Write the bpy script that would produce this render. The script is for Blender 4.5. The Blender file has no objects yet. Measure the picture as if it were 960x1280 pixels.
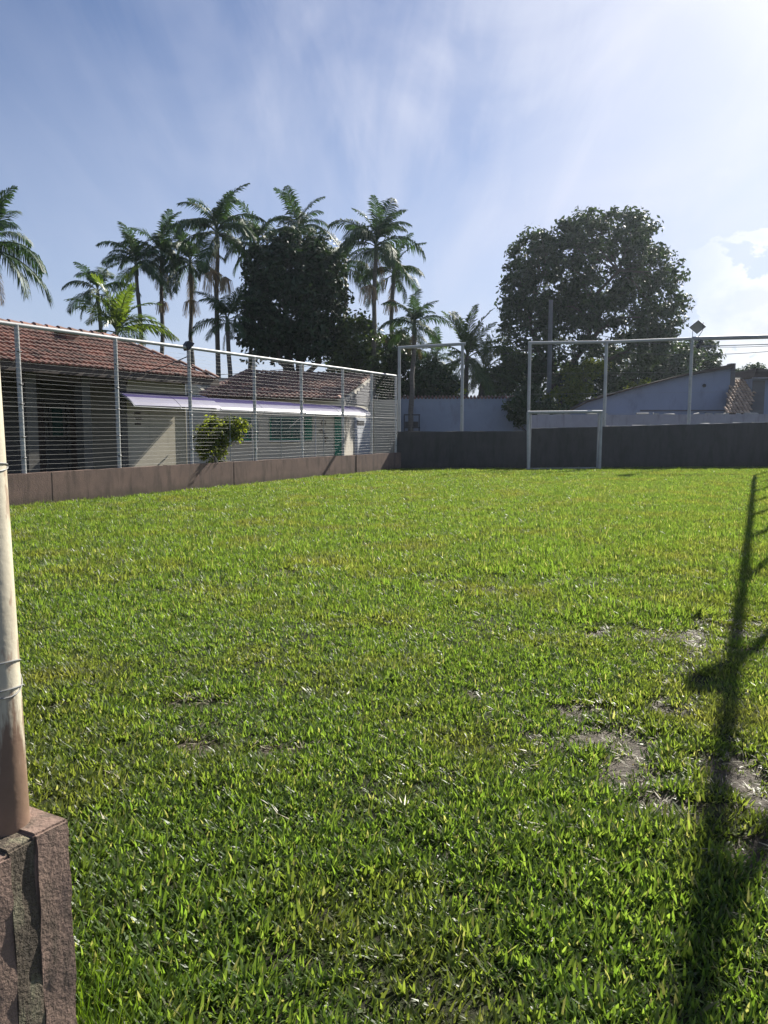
import bpy, math, random
import numpy as np
from mathutils import Vector, Matrix

random.seed(7)
RNG = np.random.default_rng(7)
SC = bpy.context.scene
COL = SC.collection
R = math.radians

# ------------------------------------------------------------------ camera
EYE = 1.5
PITCH = R(6.06)
cam_d = bpy.data.cameras.new("camera")
cam = bpy.data.objects.new("camera", cam_d)
COL.objects.link(cam)
cam.location = (0, 0, EYE)
cam.rotation_euler = (R(90) - PITCH, 0, 0)
cam_d.sensor_fit = 'VERTICAL'
cam_d.sensor_height = 36.0
cam_d.lens = 27.0
cam_d.clip_start = 0.05
cam_d.clip_end = 3000
SC.camera = cam

# ------------------------------------------------------------------ sun, sky, exposure
SUN_AZ, SUN_EL = R(37.0), R(36.0)          # clockwise from +Y
SUN = Vector((math.sin(SUN_AZ) * math.cos(SUN_EL), math.cos(SUN_AZ) * math.cos(SUN_EL), math.sin(SUN_EL)))
sun_d = bpy.data.lights.new("sun", 'SUN')
sun_d.energy = 5.0
sun_d.angle = R(0.53)
sun_d.color = (1.0, 0.95, 0.86)
sun = bpy.data.objects.new("sun", sun_d)
COL.objects.link(sun)
sun.rotation_euler = (-SUN).to_track_quat('-Z', 'Y').to_euler()
sun.location = (20, 30, 40)

SC.view_settings.view_transform = 'Standard'
SC.view_settings.look = 'None'
SC.view_settings.gamma = 1.0
SC.view_settings.use_curve_mapping = False
SC.view_settings.exposure = 0.98
SC.render.engine = 'CYCLES'
SC.cycles.use_denoising = True
SC.cycles.max_bounces = 8
SC.cycles.transparent_max_bounces = 8


# ------------------------------------------------------------------ surveying helpers
F = 960.0
CP, SP = math.cos(PITCH), math.sin(PITCH)


def ray(px, py):
    a, b = px - 480.0, 640.0 - py
    return Vector((a, F * CP + b * SP, b * CP - F * SP))


def at(px, py, Y):
    d = ray(px, py)
    return Vector((0, 0, EYE)) + d * (Y / d.y)


def onz(px, py, z=0.0):
    d = ray(px, py)
    return Vector((0, 0, EYE)) + d * ((z - EYE) / d.z)


A28 = R(28.0)
U2 = Vector((math.sin(A28), math.cos(A28), 0))      # along the long fences
V2 = Vector((math.cos(A28), -math.sin(A28), 0))     # across the pitch
UP = Vector((0, 0, 1))


def uv(u, v, z=0.0):
    return U2 * u + V2 * v + UP * z


class NT:
    """small helper round a node tree"""
    def __init__(self, tree):
        self.t = tree
        self.n = tree.nodes
        self.l = tree.links

    def add(self, typ, **kw):
        nd = self.n.new(typ)
        for k, v in kw.items():
            if k.startswith('i_'):
                nd.inputs[int(k[2:])].default_value = v
            else:
                setattr(nd, k, v)
        return nd

    def link(self, a, b):
        self.l.new(a, b)

    def math(self, op, a, b=None, clamp=False):
        nd = self.n.new('ShaderNodeMath')
        nd.operation = op
        nd.use_clamp = clamp
        for i, s in enumerate((a, b)):
            if s is None:
                continue
            if isinstance(s, (int, float)):
                nd.inputs[i].default_value = s
            else:
                self.l.new(s, nd.inputs[i])
        return nd.outputs[0]

    def mix(self, fac, a, b):
        nd = self.n.new('ShaderNodeMix')
        nd.data_type = 'RGBA'
        for s, i in ((fac, 0), (a, 6), (b, 7)):
            if isinstance(s, (int, float)):
                nd.inputs[i].default_value = s
            elif isinstance(s, tuple):
                nd.inputs[i].default_value = s if len(s) == 4 else s + (1,)
            else:
                self.l.new(s, nd.inputs[i])
        return nd.outputs[2]

    def ramp(self, fac, stops):
        nd = self.n.new('ShaderNodeValToRGB')
        cr = nd.color_ramp
        while len(cr.elements) < len(stops):
            cr.elements.new(0.5)
        for e, (p, c) in zip(cr.elements, stops):
            e.position = p
            e.color = (c, c, c, 1) if isinstance(c, (int, float)) else tuple(c) + (1,)
        self.l.new(fac, nd.inputs[0])
        return nd.outputs[0]

    def noise(self, vec, scale, detail=4, rough=0.55, dist=0.0):
        nd = self.n.new('ShaderNodeTexNoise')
        nd.inputs['Scale'].default_value = scale
        nd.inputs['Detail'].default_value = detail
        nd.inputs['Roughness'].default_value = rough
        nd.inputs['Distortion'].default_value = dist
        if vec is not None:
            self.l.new(vec, nd.inputs['Vector'])
        return nd.outputs[0]

    def mapping(self, vec, loc=(0, 0, 0), rot=(0, 0, 0), scale=(1, 1, 1)):
        nd = self.n.new('ShaderNodeMapping')
        nd.inputs['Location'].default_value = loc
        nd.inputs['Rotation'].default_value = rot
        nd.inputs['Scale'].default_value = scale
        self.l.new(vec, nd.inputs['Vector'])
        return nd.outputs[0]


def build_world():
    w = bpy.data.worlds.new("World")
    SC.world = w
    w.use_nodes = True
    t = NT(w.node_tree)
    t.n.clear()
    out = t.add('ShaderNodeOutputWorld')
    bg = t.add('ShaderNodeBackground')
    sky = t.add('ShaderNodeTexSky', sky_type='NISHITA')
    sky.sun_disc = False
    sky.sun_elevation = SUN_EL
    sky.sun_rotation = SUN_AZ
    sky.altitude = 0
    sky.air_density = 1.0
    sky.dust_density = 0.7
    sky.ozone_density = 3.2
    tc = t.add('ShaderNodeTexCoord')
    d = tc.outputs['Generated']
    sep = t.add('ShaderNodeSeparateXYZ')
    t.link(d, sep.inputs[0])
    z = t.math('MAXIMUM', sep.outputs[2], 0.0)
    den = t.math('ADD', z, 0.42)
    px = t.math('DIVIDE', sep.outputs[0], den)
    py = t.math('DIVIDE', sep.outputs[1], den)
    cmb = t.add('ShaderNodeCombineXYZ')
    t.link(px, cmb.inputs[0])
    t.link(py, cmb.inputs[1])
    p = cmb.outputs[0]
    # thin high cirrus, combed into streaks
    m1 = t.mapping(p, loc=CIRRUS_AT, rot=(0, 0, R(24)), scale=(1.1, 0.62, 1))
    n1 = t.noise(m1, 2.3, 6, 0.50, 1.5)
    m2 = t.mapping(p, loc=(3.1, 0.4, 0), rot=(0, 0, R(-12)), scale=(2.6, 0.5, 1))
    n2 = t.noise(m2, 3.6, 5, 0.6, 0.6)
    c1 = t.ramp(n1, [(0.38, 0.0), (0.74, 1.0)])
    c2 = t.ramp(n2, [(0.46, 0.0), (0.80, 0.6)])
    big = t.ramp(t.noise(t.mapping(p, loc=(1.7, 0.2, 0)), 0.55, 2, 0.5), [(0.33, 0.15), (0.62, 1.0)])
    cir = t.math('MULTIPLY', t.math('ADD', c1, c2, True), big)
    # the veil of high cloud thickens towards the sun's side of the sky
    dot = t.add('ShaderNodeVectorMath', operation='DOT_PRODUCT')
    t.link(d, dot.inputs[0])
    dot.inputs[1].default_value = SUN
    near = t.ramp(dot.outputs[1], [(0.55, 0.0), (1.0, 1.0)])
    cir = t.math('MULTIPLY', cir, t.math('ADD', t.math('MULTIPLY', near, 0.72), 0.14))
    cir = t.math('ADD', cir, t.math('MULTIPLY', near, 0.05), True)
    low = t.ramp(z, [(0.0, 0.62), (0.18, 0.38), (0.44, 0.0)])
    tint = t.add('ShaderNodeMix', data_type='RGBA', blend_type='MULTIPLY')
    tint.inputs[0].default_value = 1.0
    t.link(sky.outputs[0], tint.inputs[6])
    tint.inputs[7].default_value = (0.94, 0.93, 1.03, 1)
    base = t.mix(low, tint.outputs[2], (6.6, 7.4, 9.4, 1))
    col = t.mix(cir, base, CLOUD_THIN)
    # low heaped clouds in a band above the horizon
    m3 = t.mapping(d, loc=(0.35, 0.10, 0.03), scale=(1, 1, 1.7))
    n3 = t.noise(m3, 15.0, 8, 0.60, 0.2)
    lump = t.add('ShaderNodeVectorMath', operation='DOT_PRODUCT')
    t.link(d, lump.inputs[0])
    lump.inputs[1].default_value = ray(925, 356).normalized()
    lump2 = t.add('ShaderNodeVectorMath', operation='DOT_PRODUCT')
    t.link(d, lump2.inputs[0])
    lump2.inputs[1].default_value = ray(948, 432).normalized()
    bump_ = t.math('ADD', t.ramp(lump.outputs[1], [(0.9976, 0.0), (0.9998, 0.22)]), t.ramp(lump2.outputs[1], [(0.9976, 0.0), (0.9996, 0.22)]))
    n3 = t.math('ADD', n3, bump_)
    cum = t.ramp(n3, [(0.62, 0.0), (0.66, 1.0)])
    band = t.ramp(z, [(0.0, 0.8), (0.15, 1.0), (0.24, 0.55), (0.30, 0.0)])
    # heaped clouds stand only in the eastern half of the sky
    az = t.ramp(t.math('DIVIDE', sep.outputs[0], 1.0), [(0.34, 0.0), (0.43, 1.0)])
    glow = t.ramp(dot.outputs[1], [(0.85, 0.0), (0.95, 0.40), (1.0, 1.0)])
    col = t.mix(t.math('MULTIPLY', glow, 0.85), col, (11.5, 11.6, 11.9, 1))
    cum = t.math('MULTIPLY', t.math('MULTIPLY', cum, band), az)
    shade = t.ramp(n3, [(0.66, 1.0), (0.9, 0.5)])
    ccol = t.mix(shade, (6.2, 6.9, 8.2, 1), CLOUD_HEAP)
    col = t.mix(t.math('MULTIPLY', cum, 0.9), col, ccol)
    t.link(col, bg.inputs[0])
    bg.inputs[1].default_value = SKY_STRENGTH
    t.link(bg.outputs[0], out.inputs[0])


SKY_STRENGTH = 0.050
CLOUD_THIN = (8.2, 8.5, 10.0, 1)
CIRRUS_AT = (7.7, 1.1, 0)
CLOUD_HEAP = (11.6, 11.7, 11.8, 1)
build_world()

# ------------------------------------------------------------------ materials
def new_mat(name):
    m = bpy.data.materials.new(name)
    m.use_nodes = True
    t = NT(m.node_tree)
    b = t.n['Principled BSDF']
    return m, t, b


def surf(name, c1, c2=None, rough=0.8, scale=6.0, stretch=(1, 1, 1), bump=0.0, bscale=60.0, metal=0.0,
         stain=None, stain_lo=0.52, stain_hi=0.68, stain_scale=(2.5, 2.5, 0.5), island=0.0, spec=0.5, foot=None):
    m, t, b = new_mat(name)
    geo = t.add('ShaderNodeNewGeometry')
    pos = geo.outputs['Position']
    c2 = c2 or tuple(x * 0.8 for x in c1)
    n = t.noise(t.mapping(pos, scale=stretch), scale, 6, 0.62)
    f = t.ramp(n, [(0.32, 0.0), (0.68, 1.0)])
    col = t.mix(f, tuple(c1), tuple(c2))
    if stain:
        n2 = t.noise(t.mapping(pos, loc=(3.3, 1.2, 0.4), scale=stain_scale), 2.2, 6, 0.65)
        col = t.mix(t.ramp(n2, [(stain_lo, 0.0), (stain_hi, 1.0)]), col, tuple(stain))
    if foot:
        # splashed mud and damp along the foot
        sp = t.add('ShaderNodeSeparateXYZ')
        t.link(pos, sp.inputs[0])
        h = t.math('ADD', sp.outputs[2], t.math('MULTIPLY', t.noise(pos, 5, 5), 0.35))
        col = t.mix(t.ramp(h, [(0.16, 0.85), (0.42, 0.0)]), col, tuple(foot))
    if island:
        hsv = t.add('ShaderNodeHueSaturation')
        t.link(col, hsv.inputs['Color'])
        v = t.math('ADD', t.math('MULTIPLY', geo.outputs['Random Per Island'], 2 * island), 1 - island)
        t.link(v, hsv.inputs['Value'])
        col = hsv.outputs[0]
    t.link(col, b.inputs['Base Color'])
    b.inputs['Roughness'].default_value = rough
    b.inputs['Metallic'].default_value = metal
    b.inputs['Specular IOR Level'].default_value = spec
    if bump:
        bn = t.add('ShaderNodeBump')
        bn.inputs['Strength'].default_value = bump
        bn.inputs['Distance'].default_value = 0.02
        t.link(t.noise(pos, bscale, 5, 0.6), bn.inputs['Height'])
        t.link(bn.outputs[0], b.inputs['Normal'])
    return m


def leaf_mat(name, c1, c2, trans=0.35, rough=0.4, tcol=None, vary=0.35, dry=None, dry_amt=0.0, patch=None, spec=0.5):
    """leaf: glossy surface with light coming through from the back"""
    m, t, b = new_mat(name)
    out = t.n['Material Output']
    geo = t.add('ShaderNodeNewGeometry')
    oi = t.add('ShaderNodeObjectInfo')
    rnd = t.math('FRACT', t.math('ADD', geo.outputs['Random Per Island'], oi.outputs['Random']))
    col = t.mix(rnd, tuple(c1), tuple(c2))
    if patch:
        f = t.ramp(t.noise(geo.outputs['Position'], patch[0], 4, 0.6), [(patch[1], 0.0), (patch[2], 1.0)])
        col = t.mix(t.math('MULTIPLY', f, patch[4]), col, tuple(patch[3]))
    if dry:
        r2 = t.math('FRACT', t.math('MULTIPLY', rnd, 17.31))
        col = t.mix(t.math('LESS_THAN', r2, dry_amt), col, tuple(dry))
    hsv = t.add('ShaderNodeHueSaturation')
    t.link(col, hsv.inputs['Color'])
    r3 = t.math('FRACT', t.math('MULTIPLY', rnd, 7.77))
    t.link(t.math('ADD', t.math('MULTIPLY', r3, 2 * vary), 1 - vary), hsv.inputs['Value'])
    col = hsv.outputs[0]
    t.link(col, b.inputs['Base Color'])
    b.inputs['Roughness'].default_value = rough
    b.inputs['Specular IOR Level'].default_value = spec
    tr = t.add('ShaderNodeBsdfTranslucent')
    tm = t.add('ShaderNodeMix', data_type='RGBA', blend_type='MULTIPLY')
    tm.inputs[0].default_value = 1.0
    t.link(col, tm.inputs[6])
    tm.inputs[7].default_value = tuple(tcol or (1.6, 1.5, 0.7)) + (1,)
    t.link(tm.outputs[2], tr.inputs['Color'])
    mx = t.add('ShaderNodeMixShader')
    mx.inputs[0].default_value = trans
    t.link(b.outputs[0], mx.inputs[1])
    t.link(tr.outputs[0], mx.inputs[2])
    t.link(mx.outputs[0], out.inputs['Surface'])
    return m


M = {}
M['pipe'] = surf('galvanised_pipe', (0.46, 0.47, 0.46), (0.36, 0.36, 0.35), 0.5, 3.0, stain=(0.20, 0.17, 0.14), stain_lo=0.60, stain_hi=0.74,
                 stain_scale=(6, 6, 6), bump=0.05)
M['dark_pipe'] = surf('dark_grey_pipe', (0.34, 0.35, 0.36), (0.27, 0.28, 0.29), 0.5, 3.0, bump=0.05)  # darker grey for stays, ribs, rods and the right-hand rail
M['wire'] = surf('fence_wire', (0.27, 0.27, 0.26), (0.19, 0.19, 0.18), 0.55, 3.0)
M['wall_red'] = surf('brown_cement', (0.225, 0.148, 0.116), (0.165, 0.112, 0.090), 0.9, 2.4, bump=0.35, bscale=45,
                     stain=(0.085, 0.062, 0.050), stain_lo=0.50, stain_hi=0.72, stain_scale=(2.2, 2.2, 0.45), foot=(0.07, 0.058, 0.040))
M['wall_pillar'] = surf('rough_pink_cement', (0.275, 0.185, 0.142), (0.195, 0.132, 0.102), 0.92, 9, bump=0.42, bscale=85,
                        stain=(0.085, 0.066, 0.048), stain_lo=0.50, stain_hi=0.72, stain_scale=(8, 8, 3))
M['moss'] = surf('mossy_cement', (0.060, 0.047, 0.034), (0.185, 0.143, 0.100), 0.95, 5, stretch=(3, 3, 1), bump=0.9, bscale=90,
                 stain=(0.27, 0.25, 0.16), stain_lo=0.5, stain_hi=0.66, stain_scale=(14, 14, 3))
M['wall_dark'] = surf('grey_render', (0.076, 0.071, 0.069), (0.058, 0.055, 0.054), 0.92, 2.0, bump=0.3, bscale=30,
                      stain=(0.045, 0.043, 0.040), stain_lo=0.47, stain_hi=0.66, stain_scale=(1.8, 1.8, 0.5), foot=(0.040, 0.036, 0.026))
M['mortar'] = surf('pale_mortar', (0.46, 0.44, 0.41), (0.34, 0.33, 0.31), 0.9, 8, bump=0.4)
M['wall_blue'] = surf('pale_blue_render', (0.30, 0.34, 0.42), (0.26, 0.30, 0.37), 0.9, 1.2, bump=0.1, stain=(0.20, 0.21, 0.24),
                      stain_lo=0.55, stain_hi=0.8, stain_scale=(1, 1, 0.35))
M['shed_blue'] = surf('blue_shed_render', (0.27, 0.31, 0.42), (0.24, 0.28, 0.37), 0.9, 0.8, bump=0.1, stain=(0.19, 0.21, 0.27),
                      stain_lo=0.55, stain_hi=0.8, stain_scale=(0.8, 0.8, 0.35))
M['plaster'] = surf('lilac_grey_plaster', (0.40, 0.385, 0.42), (0.33, 0.32, 0.35), 0.9, 2, bump=0.2, stain=(0.23, 0.22, 0.23),
                    stain_lo=0.53, stain_hi=0.75, stain_scale=(2, 2, 0.3))
M['beige'] = surf('beige_paint', (0.52, 0.475, 0.37), (0.46, 0.42, 0.325), 0.85, 1.6, bump=0.08, stain=(0.33, 0.30, 0.23),
                  stain_lo=0.58, stain_hi=0.8, stain_scale=(1.2, 1.2, 0.3))
M['cream'] = surf('cream_paint', (0.66, 0.61, 0.49), (0.58, 0.535, 0.425), 0.85, 1.6, stain=(0.42, 0.38, 0.30), stain_lo=0.58, stain_hi=0.8, stain_scale=(1.2, 1.2, 0.3))
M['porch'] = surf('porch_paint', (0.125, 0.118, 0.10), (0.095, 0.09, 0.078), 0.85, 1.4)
M['gable'] = surf('dull_white_render', (0.52, 0.48, 0.40), (0.44, 0.405, 0.335), 0.85, 2.0, stain=(0.28, 0.275, 0.26), stain_scale=(1.5, 1.5, 0.4))
M['white'] = surf('white_paint', (0.66, 0.65, 0.62), (0.56, 0.55, 0.52), 0.7, 2.0)
M['garage'] = surf('pale_blue_grey_paint', (0.42, 0.435, 0.46), (0.36, 0.375, 0.40), 0.6, 2.0)
M['siding'] = surf('grey_siding', (0.15, 0.147, 0.155), (0.115, 0.113, 0.12), 0.8, 2.0)
M['tile'] = surf('clay_tile', (0.285, 0.138, 0.100), (0.165, 0.090, 0.068), 0.85, 1.3, bump=0.3, bscale=40,
                 stain=(0.060, 0.048, 0.042), stain_lo=0.50, stain_hi=0.70, stain_scale=(1.6, 1.6, 1.6), island=0.30)
M['tile2'] = surf('weathered_clay_tile', (0.33, 0.195, 0.150), (0.21, 0.132, 0.108), 0.88, 1.3, bump=0.3, bscale=40,
                  stain=(0.075, 0.065, 0.060), stain_lo=0.50, stain_hi=0.72, stain_scale=(1.6, 1.6, 1.6), island=0.30)
M['tile3'] = surf('sun_bleached_tile', (0.50, 0.37, 0.27), (0.34, 0.24, 0.17), 0.9, 2, island=0.3)
M['wood'] = surf('dark_wood', (0.075, 0.052, 0.040), (0.045, 0.034, 0.028), 0.7, 6, stretch=(1, 1, 6))
M['awning'] = surf('lilac_plastic_sheet', (0.235, 0.225, 0.43), (0.19, 0.185, 0.36), 0.22, 1.5)
M['awning_glare'] = surf('glare_plastic_sheet', (0.80, 0.80, 0.86), (0.72, 0.72, 0.80), 0.2, 1.5)
M['green'] = surf('green_paint', (0.026, 0.225, 0.135), (0.020, 0.175, 0.105), 0.45, 3)
M['glass'] = surf('dim_glass', (0.025, 0.085, 0.065), (0.020, 0.062, 0.050), 0.08, 1.0)
M['black'] = surf('black_metal', (0.035, 0.035, 0.038), (0.025, 0.025, 0.027), 0.5, 5)
M['lamp_glass'] = surf('lamp_glass', (0.30, 0.31, 0.32), (0.25, 0.26, 0.27), 0.15, 5)
M['brick'] = surf('chimney_brick', (0.25, 0.125, 0.09), (0.16, 0.09, 0.07), 0.9, 6, bump=0.4)
M['bark'] = surf('bark', (0.115, 0.095, 0.075), (0.070, 0.058, 0.048), 0.9, 5, stretch=(2, 2, 0.5), bump=0.6, bscale=25)
M['palm_trunk'] = surf('palm_trunk', (0.16, 0.145, 0.125), (0.095, 0.086, 0.075), 0.9, 4, stretch=(1, 1, 5), bump=0.5, bscale=20)
M['shaft'] = surf('palm_crownshaft', (0.085, 0.125, 0.055), (0.06, 0.09, 0.04), 0.5, 3)
M['flower'] = surf('dry_palm_flowers', (0.36, 0.27, 0.16), (0.26, 0.19, 0.11), 0.9, 5)
M['concrete'] = surf('pole_concrete', (0.20, 0.205, 0.21), (0.15, 0.155, 0.16), 0.9, 3)
M['cable'] = surf('cable_black', (0.05, 0.05, 0.055), (0.04, 0.04, 0.045), 0.6, 5)
M['palm'] = leaf_mat('palm_leaf', (0.030, 0.070, 0.030), (0.045, 0.090, 0.030), 0.25, 0.55, spec=0.3)
M['palm_yellow'] = leaf_mat('areca_leaf', (0.085, 0.150, 0.025), (0.120, 0.170, 0.030), 0.45, 0.4)  # yellow-green leaf colour of the areca palm
M['coco'] = leaf_mat('coconut_leaf', (0.050, 0.095, 0.032), (0.075, 0.120, 0.035), 0.35, 0.55, spec=0.3)
M['mango'] = leaf_mat('dark_tree_leaf', (0.020, 0.045, 0.020), (0.032, 0.062, 0.024), 0.15, 0.55, spec=0.3)
M['tree'] = leaf_mat('tree_leaf', (0.032, 0.062, 0.028), (0.048, 0.080, 0.030), 0.22, 0.55, spec=0.3)
M['bush'] = leaf_mat('bush_leaf', (0.045, 0.085, 0.028), (0.070, 0.110, 0.030), 0.35, 0.4)
M['bright'] = leaf_mat('yellow_green_leaf', (0.105, 0.155, 0.028), (0.150, 0.185, 0.036), 0.62, 0.5, tcol=(1.9, 1.7, 0.6))
M['grass'] = leaf_mat('grass_blade', (0.082, 0.150, 0.030), (0.138, 0.200, 0.060), 0.62, 0.38, spec=0.42, tcol=(1.72, 1.66, 0.66), vary=0.42,
                      dry=(0.23, 0.24, 0.15), dry_amt=0.08, patch=(0.8, 0.48, 0.68, (0.175, 0.162, 0.066), 0.60))
M['straw'] = leaf_mat('dry_straw', (0.26, 0.23, 0.15), (0.34, 0.31, 0.21), 0.2, 0.5, vary=0.4)
M['grass_tall'] = leaf_mat('tall_grass_blade', (0.075, 0.150, 0.018), (0.11, 0.18, 0.022), 0.5, 0.35, tcol=(1.6, 1.5, 0.5))


def sheet_mat(name, c, trans):
    m, t, b = new_mat(name)
    geo = t.add('ShaderNodeNewGeometry')
    col = t.mix(t.noise(geo.outputs['Position'], 2.5, 4), c, tuple(x * 0.82 for x in c))
    t.link(col, b.inputs['Base Color'])
    b.inputs['Roughness'].default_value = 0.2
    tr = t.add('ShaderNodeBsdfTranslucent')
    t.link(col, tr.inputs['Color'])
    mx = t.add('ShaderNodeMixShader')
    mx.inputs[0].default_value = trans
    t.link(b.outputs[0], mx.inputs[1])
    t.link(tr.outputs[0], mx.inputs[2])
    t.link(mx.outputs[0], t.n['Material Output'].inputs['Surface'])
    return m


M['awning'] = sheet_mat('lilac_plastic_sheet', (0.165, 0.145, 0.33), 0.45)
M['awning_glare'] = sheet_mat('glare_plastic_sheet', (0.58, 0.565, 0.68), 0.45)  # pale colour stands in for sun and sky glare on the sheet


def post_paint():
    """cream paint, worn to brown primer near the foot"""
    m, t, b = new_mat('worn_cream_paint')
    geo = t.add('ShaderNodeNewGeometry')
    pos = geo.outputs['Position']
    sep = t.add('ShaderNodeSeparateXYZ')
    t.link(pos, sep.inputs[0])
    cream = t.mix(t.ramp(t.noise(t.mapping(pos, scale=(1, 1, 0.3)), 14, 5), [(0.35, 0.0), (0.7, 1.0)]), (0.66, 0.60, 0.46), (0.50, 0.44, 0.33))
    chips = t.ramp(t.noise(t.mapping(pos, scale=(1, 1, 0.28)), 22, 4, 0.6), [(0.55, 0.0), (0.60, 1.0)])
    col = t.mix(t.math('MULTIPLY', chips, 0.7), cream, (0.30, 0.185, 0.13))
    brown = t.mix(t.noise(pos, 20, 5), (0.27, 0.175, 0.12), (0.16, 0.10, 0.07))
    h = t.math('ADD', sep.outputs[2], t.math('MULTIPLY', t.noise(t.mapping(pos, scale=(1, 1, 0.16)), 34, 6, 0.65), 0.62))
    h = t.math('MULTIPLY', h, 0.8)
    f = t.ramp(h, [(0.0, 1.0), (0.5, 1.0), (0.93, 1.0), (1.0, 0.0)])
    nd = f.node.color_ramp
    col = t.mix(f, col, brown)
    t.link(col, b.inputs['Base Color'])
    b.inputs['Roughness'].default_value = 0.5
    bn = t.add('ShaderNodeBump')
    bn.inputs['Strength'].default_value = 0.25
    bn.inputs['Distance'].default_value = 0.004
    t.link(t.noise(pos, 60, 4), bn.inputs['Height'])
    t.link(bn.outputs[0], b.inputs['Normal'])
    return m


M['post_paint'] = post_paint()


# ------------------------------------------------------------------ mesh helpers
def mesh_np(name, V, faces_idx, n_per, smooth=False):
    """fast mesh: V (n,3), faces_idx flat ints, n_per verts a face"""
    me = bpy.data.meshes.new(name)
    nf = len(faces_idx) // n_per
    me.vertices.add(len(V))
    me.vertices.foreach_set('co', np.asarray(V, np.float32).ravel())
    me.loops.add(len(faces_idx))
    me.loops.foreach_set('vertex_index', np.asarray(faces_idx, np.int32))
    me.polygons.add(nf)
    me.polygons.foreach_set('loop_start', np.arange(0, nf * n_per, n_per, dtype=np.int32))
    me.polygons.foreach_set('loop_total', np.full(nf, n_per, np.int32))
    if smooth:
        me.polygons.foreach_set('use_smooth', np.ones(nf, bool))
    me.update(calc_edges=True)
    me.validate()
    return me


def link(name, me, parent=None, mat=None):
    o = bpy.data.objects.new(name, me)
    COL.objects.link(o)
    if mat is not None and me is not None and not me.materials:
        me.materials.append(mat)
    if parent is not None:
        o.parent = parent
    return o


class MB:
    def __init__(self):
        self.v, self.f = [], []

    def poly(self, pts):
        b = len(self.v)
        self.v += [tuple(p) for p in pts]
        self.f.append(tuple(range(b, b + len(pts))))
        return self

    def hexa(self, b4, t4):
        b = len(self.v)
        self.v += [tuple(p) for p in b4] + [tuple(p) for p in t4]
        self.f += [(b + 3, b + 2, b + 1, b), (b + 4, b + 5, b + 6, b + 7)]
        for i in range(4):
            j = (i + 1) % 4
            self.f.append((b + i, b + j, b + 4 + j, b + 4 + i))
        return self

    def box(self, c, ax, ay, az):
        """box from corner c with edge vectors"""
        c, ax, ay, az = Vector(c), Vector(ax), Vector(ay), Vector(az)
        b4 = [c, c + ax, c + ax + ay, c + ay]
        return self.hexa(b4, [p + az for p in b4])

    def tube(self, pts, r, n=8, caps=True):
        pts = [Vector(p) for p in pts]
        rs = r if isinstance(r, (list, tuple)) else [r] * len(pts)
        b = len(self.v)
        ref = None
        for i, p in enumerate(pts):
            d = (pts[min(i + 1, len(pts) - 1)] - pts[max(i - 1, 0)]).normalized()
            if ref is None:
                a = UP if abs(d.z) < 0.9 else Vector((1, 0, 0))
                ref = d.cross(a).normalized()
            else:
                ref = (ref - d * ref.dot(d)).normalized()
            q = d.cross(ref)
            for k in range(n):
                a = 2 * math.pi * k / n
                self.v.append(tuple(p + (ref * math.cos(a) + q * math.sin(a)) * rs[i]))
        for i in range(len(pts) - 1):
            for k in range(n):
                k2 = (k + 1) % n
                self.f.append((b + i * n + k, b + i * n + k2, b + (i + 1) * n + k2, b + (i + 1) * n + k))
        if caps:
            self.f.append(tuple(b + k for k in range(n))[::-1])
            self.f.append(tuple(b + (len(pts) - 1) * n + k for k in range(n)))
        return self

    def prism(self, outline, vec):
        """outline of points pushed along vec"""
        o = [Vector(p) for p in outline]
        vec = Vector(vec)
        n = len(o)
        b = len(self.v)
        self.v += [tuple(p) for p in o] + [tuple(p + vec) for p in o]
        self.f.append(tuple(range(b, b + n))[::-1])
        self.f.append(tuple(range(b + n, b + 2 * n)))
        for i in range(n):
            j = (i + 1) % n
            self.f.append((b + i, b + j, b + n + j, b + n + i))
        return self

    def mesh(self, name, mat, smooth=False):
        me = bpy.data.meshes.new(name)
        me.from_pydata(self.v, [], self.f)
        me.update()
        import bmesh
        bm = bmesh.new()
        bm.from_mesh(me)
        bmesh.ops.recalc_face_normals(bm, faces=bm.faces)
        bm.to_mesh(me)
        bm.free()
        if smooth:
            me.polygons.foreach_set('use_smooth', [True] * len(me.polygons))
            try:
                me.set_sharp_from_angle(angle=R(40))
            except Exception:
                pass
        if mat:
            me.materials.append(mat)
        return me

    def build(self, name, mat, parent=None, smooth=False, bevel=0.0):
        o = link(name, self.mesh(name, mat, smooth))
        if parent is not None:
            o.parent = parent
            o.matrix_parent_inverse = Matrix.Translation(parent.location).inverted()
        if bevel:
            bv = o.modifiers.new('bevel', 'BEVEL')
            bv.width = bevel
            bv.segments = 2
            bv.limit_method = 'ANGLE'
        return o


def tag(o, label, cat, group=None):
    o['label'] = label
    o['category'] = cat
    if group:
        o['group'] = group
    return o


def thing(name, loc, label, cat, group=None):
    o = bpy.data.objects.new(name, None)
    COL.objects.link(o)
    o.empty_display_size = 0.2
    o.location = loc
    return tag(o, label, cat, group)


def structure(o):
    o['kind'] = 'structure'
    return o


def stuff(o):
    o['kind'] = 'stuff'
    return o


# ------------------------------------------------------------------ noise for ground and grass
_P = np.random.default_rng(3).random((256, 256))


def vnoise(x, y):
    xi, yi = np.floor(x).astype(int), np.floor(y).astype(int)
    fx, fy = x - xi, y - yi
    fx, fy = fx * fx * (3 - 2 * fx), fy * fy * (3 - 2 * fy)
    g = lambda a, b: _P[a & 255, b & 255]
    return (g(xi, yi) * (1 - fx) + g(xi + 1, yi) * fx) * (1 - fy) + (g(xi, yi + 1) * (1 - fx) + g(xi + 1, yi + 1) * fx) * fy


def fbm(x, y, o=4):
    s, a, t = 0, 0.5, 0
    for i in range(o):
        s = s + a * vnoise(x + 17.3 * i, y - 9.1 * i)
        t += a
        x, y, a = x * 2.03, y * 2.03, a * 0.5
    return s / t


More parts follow.
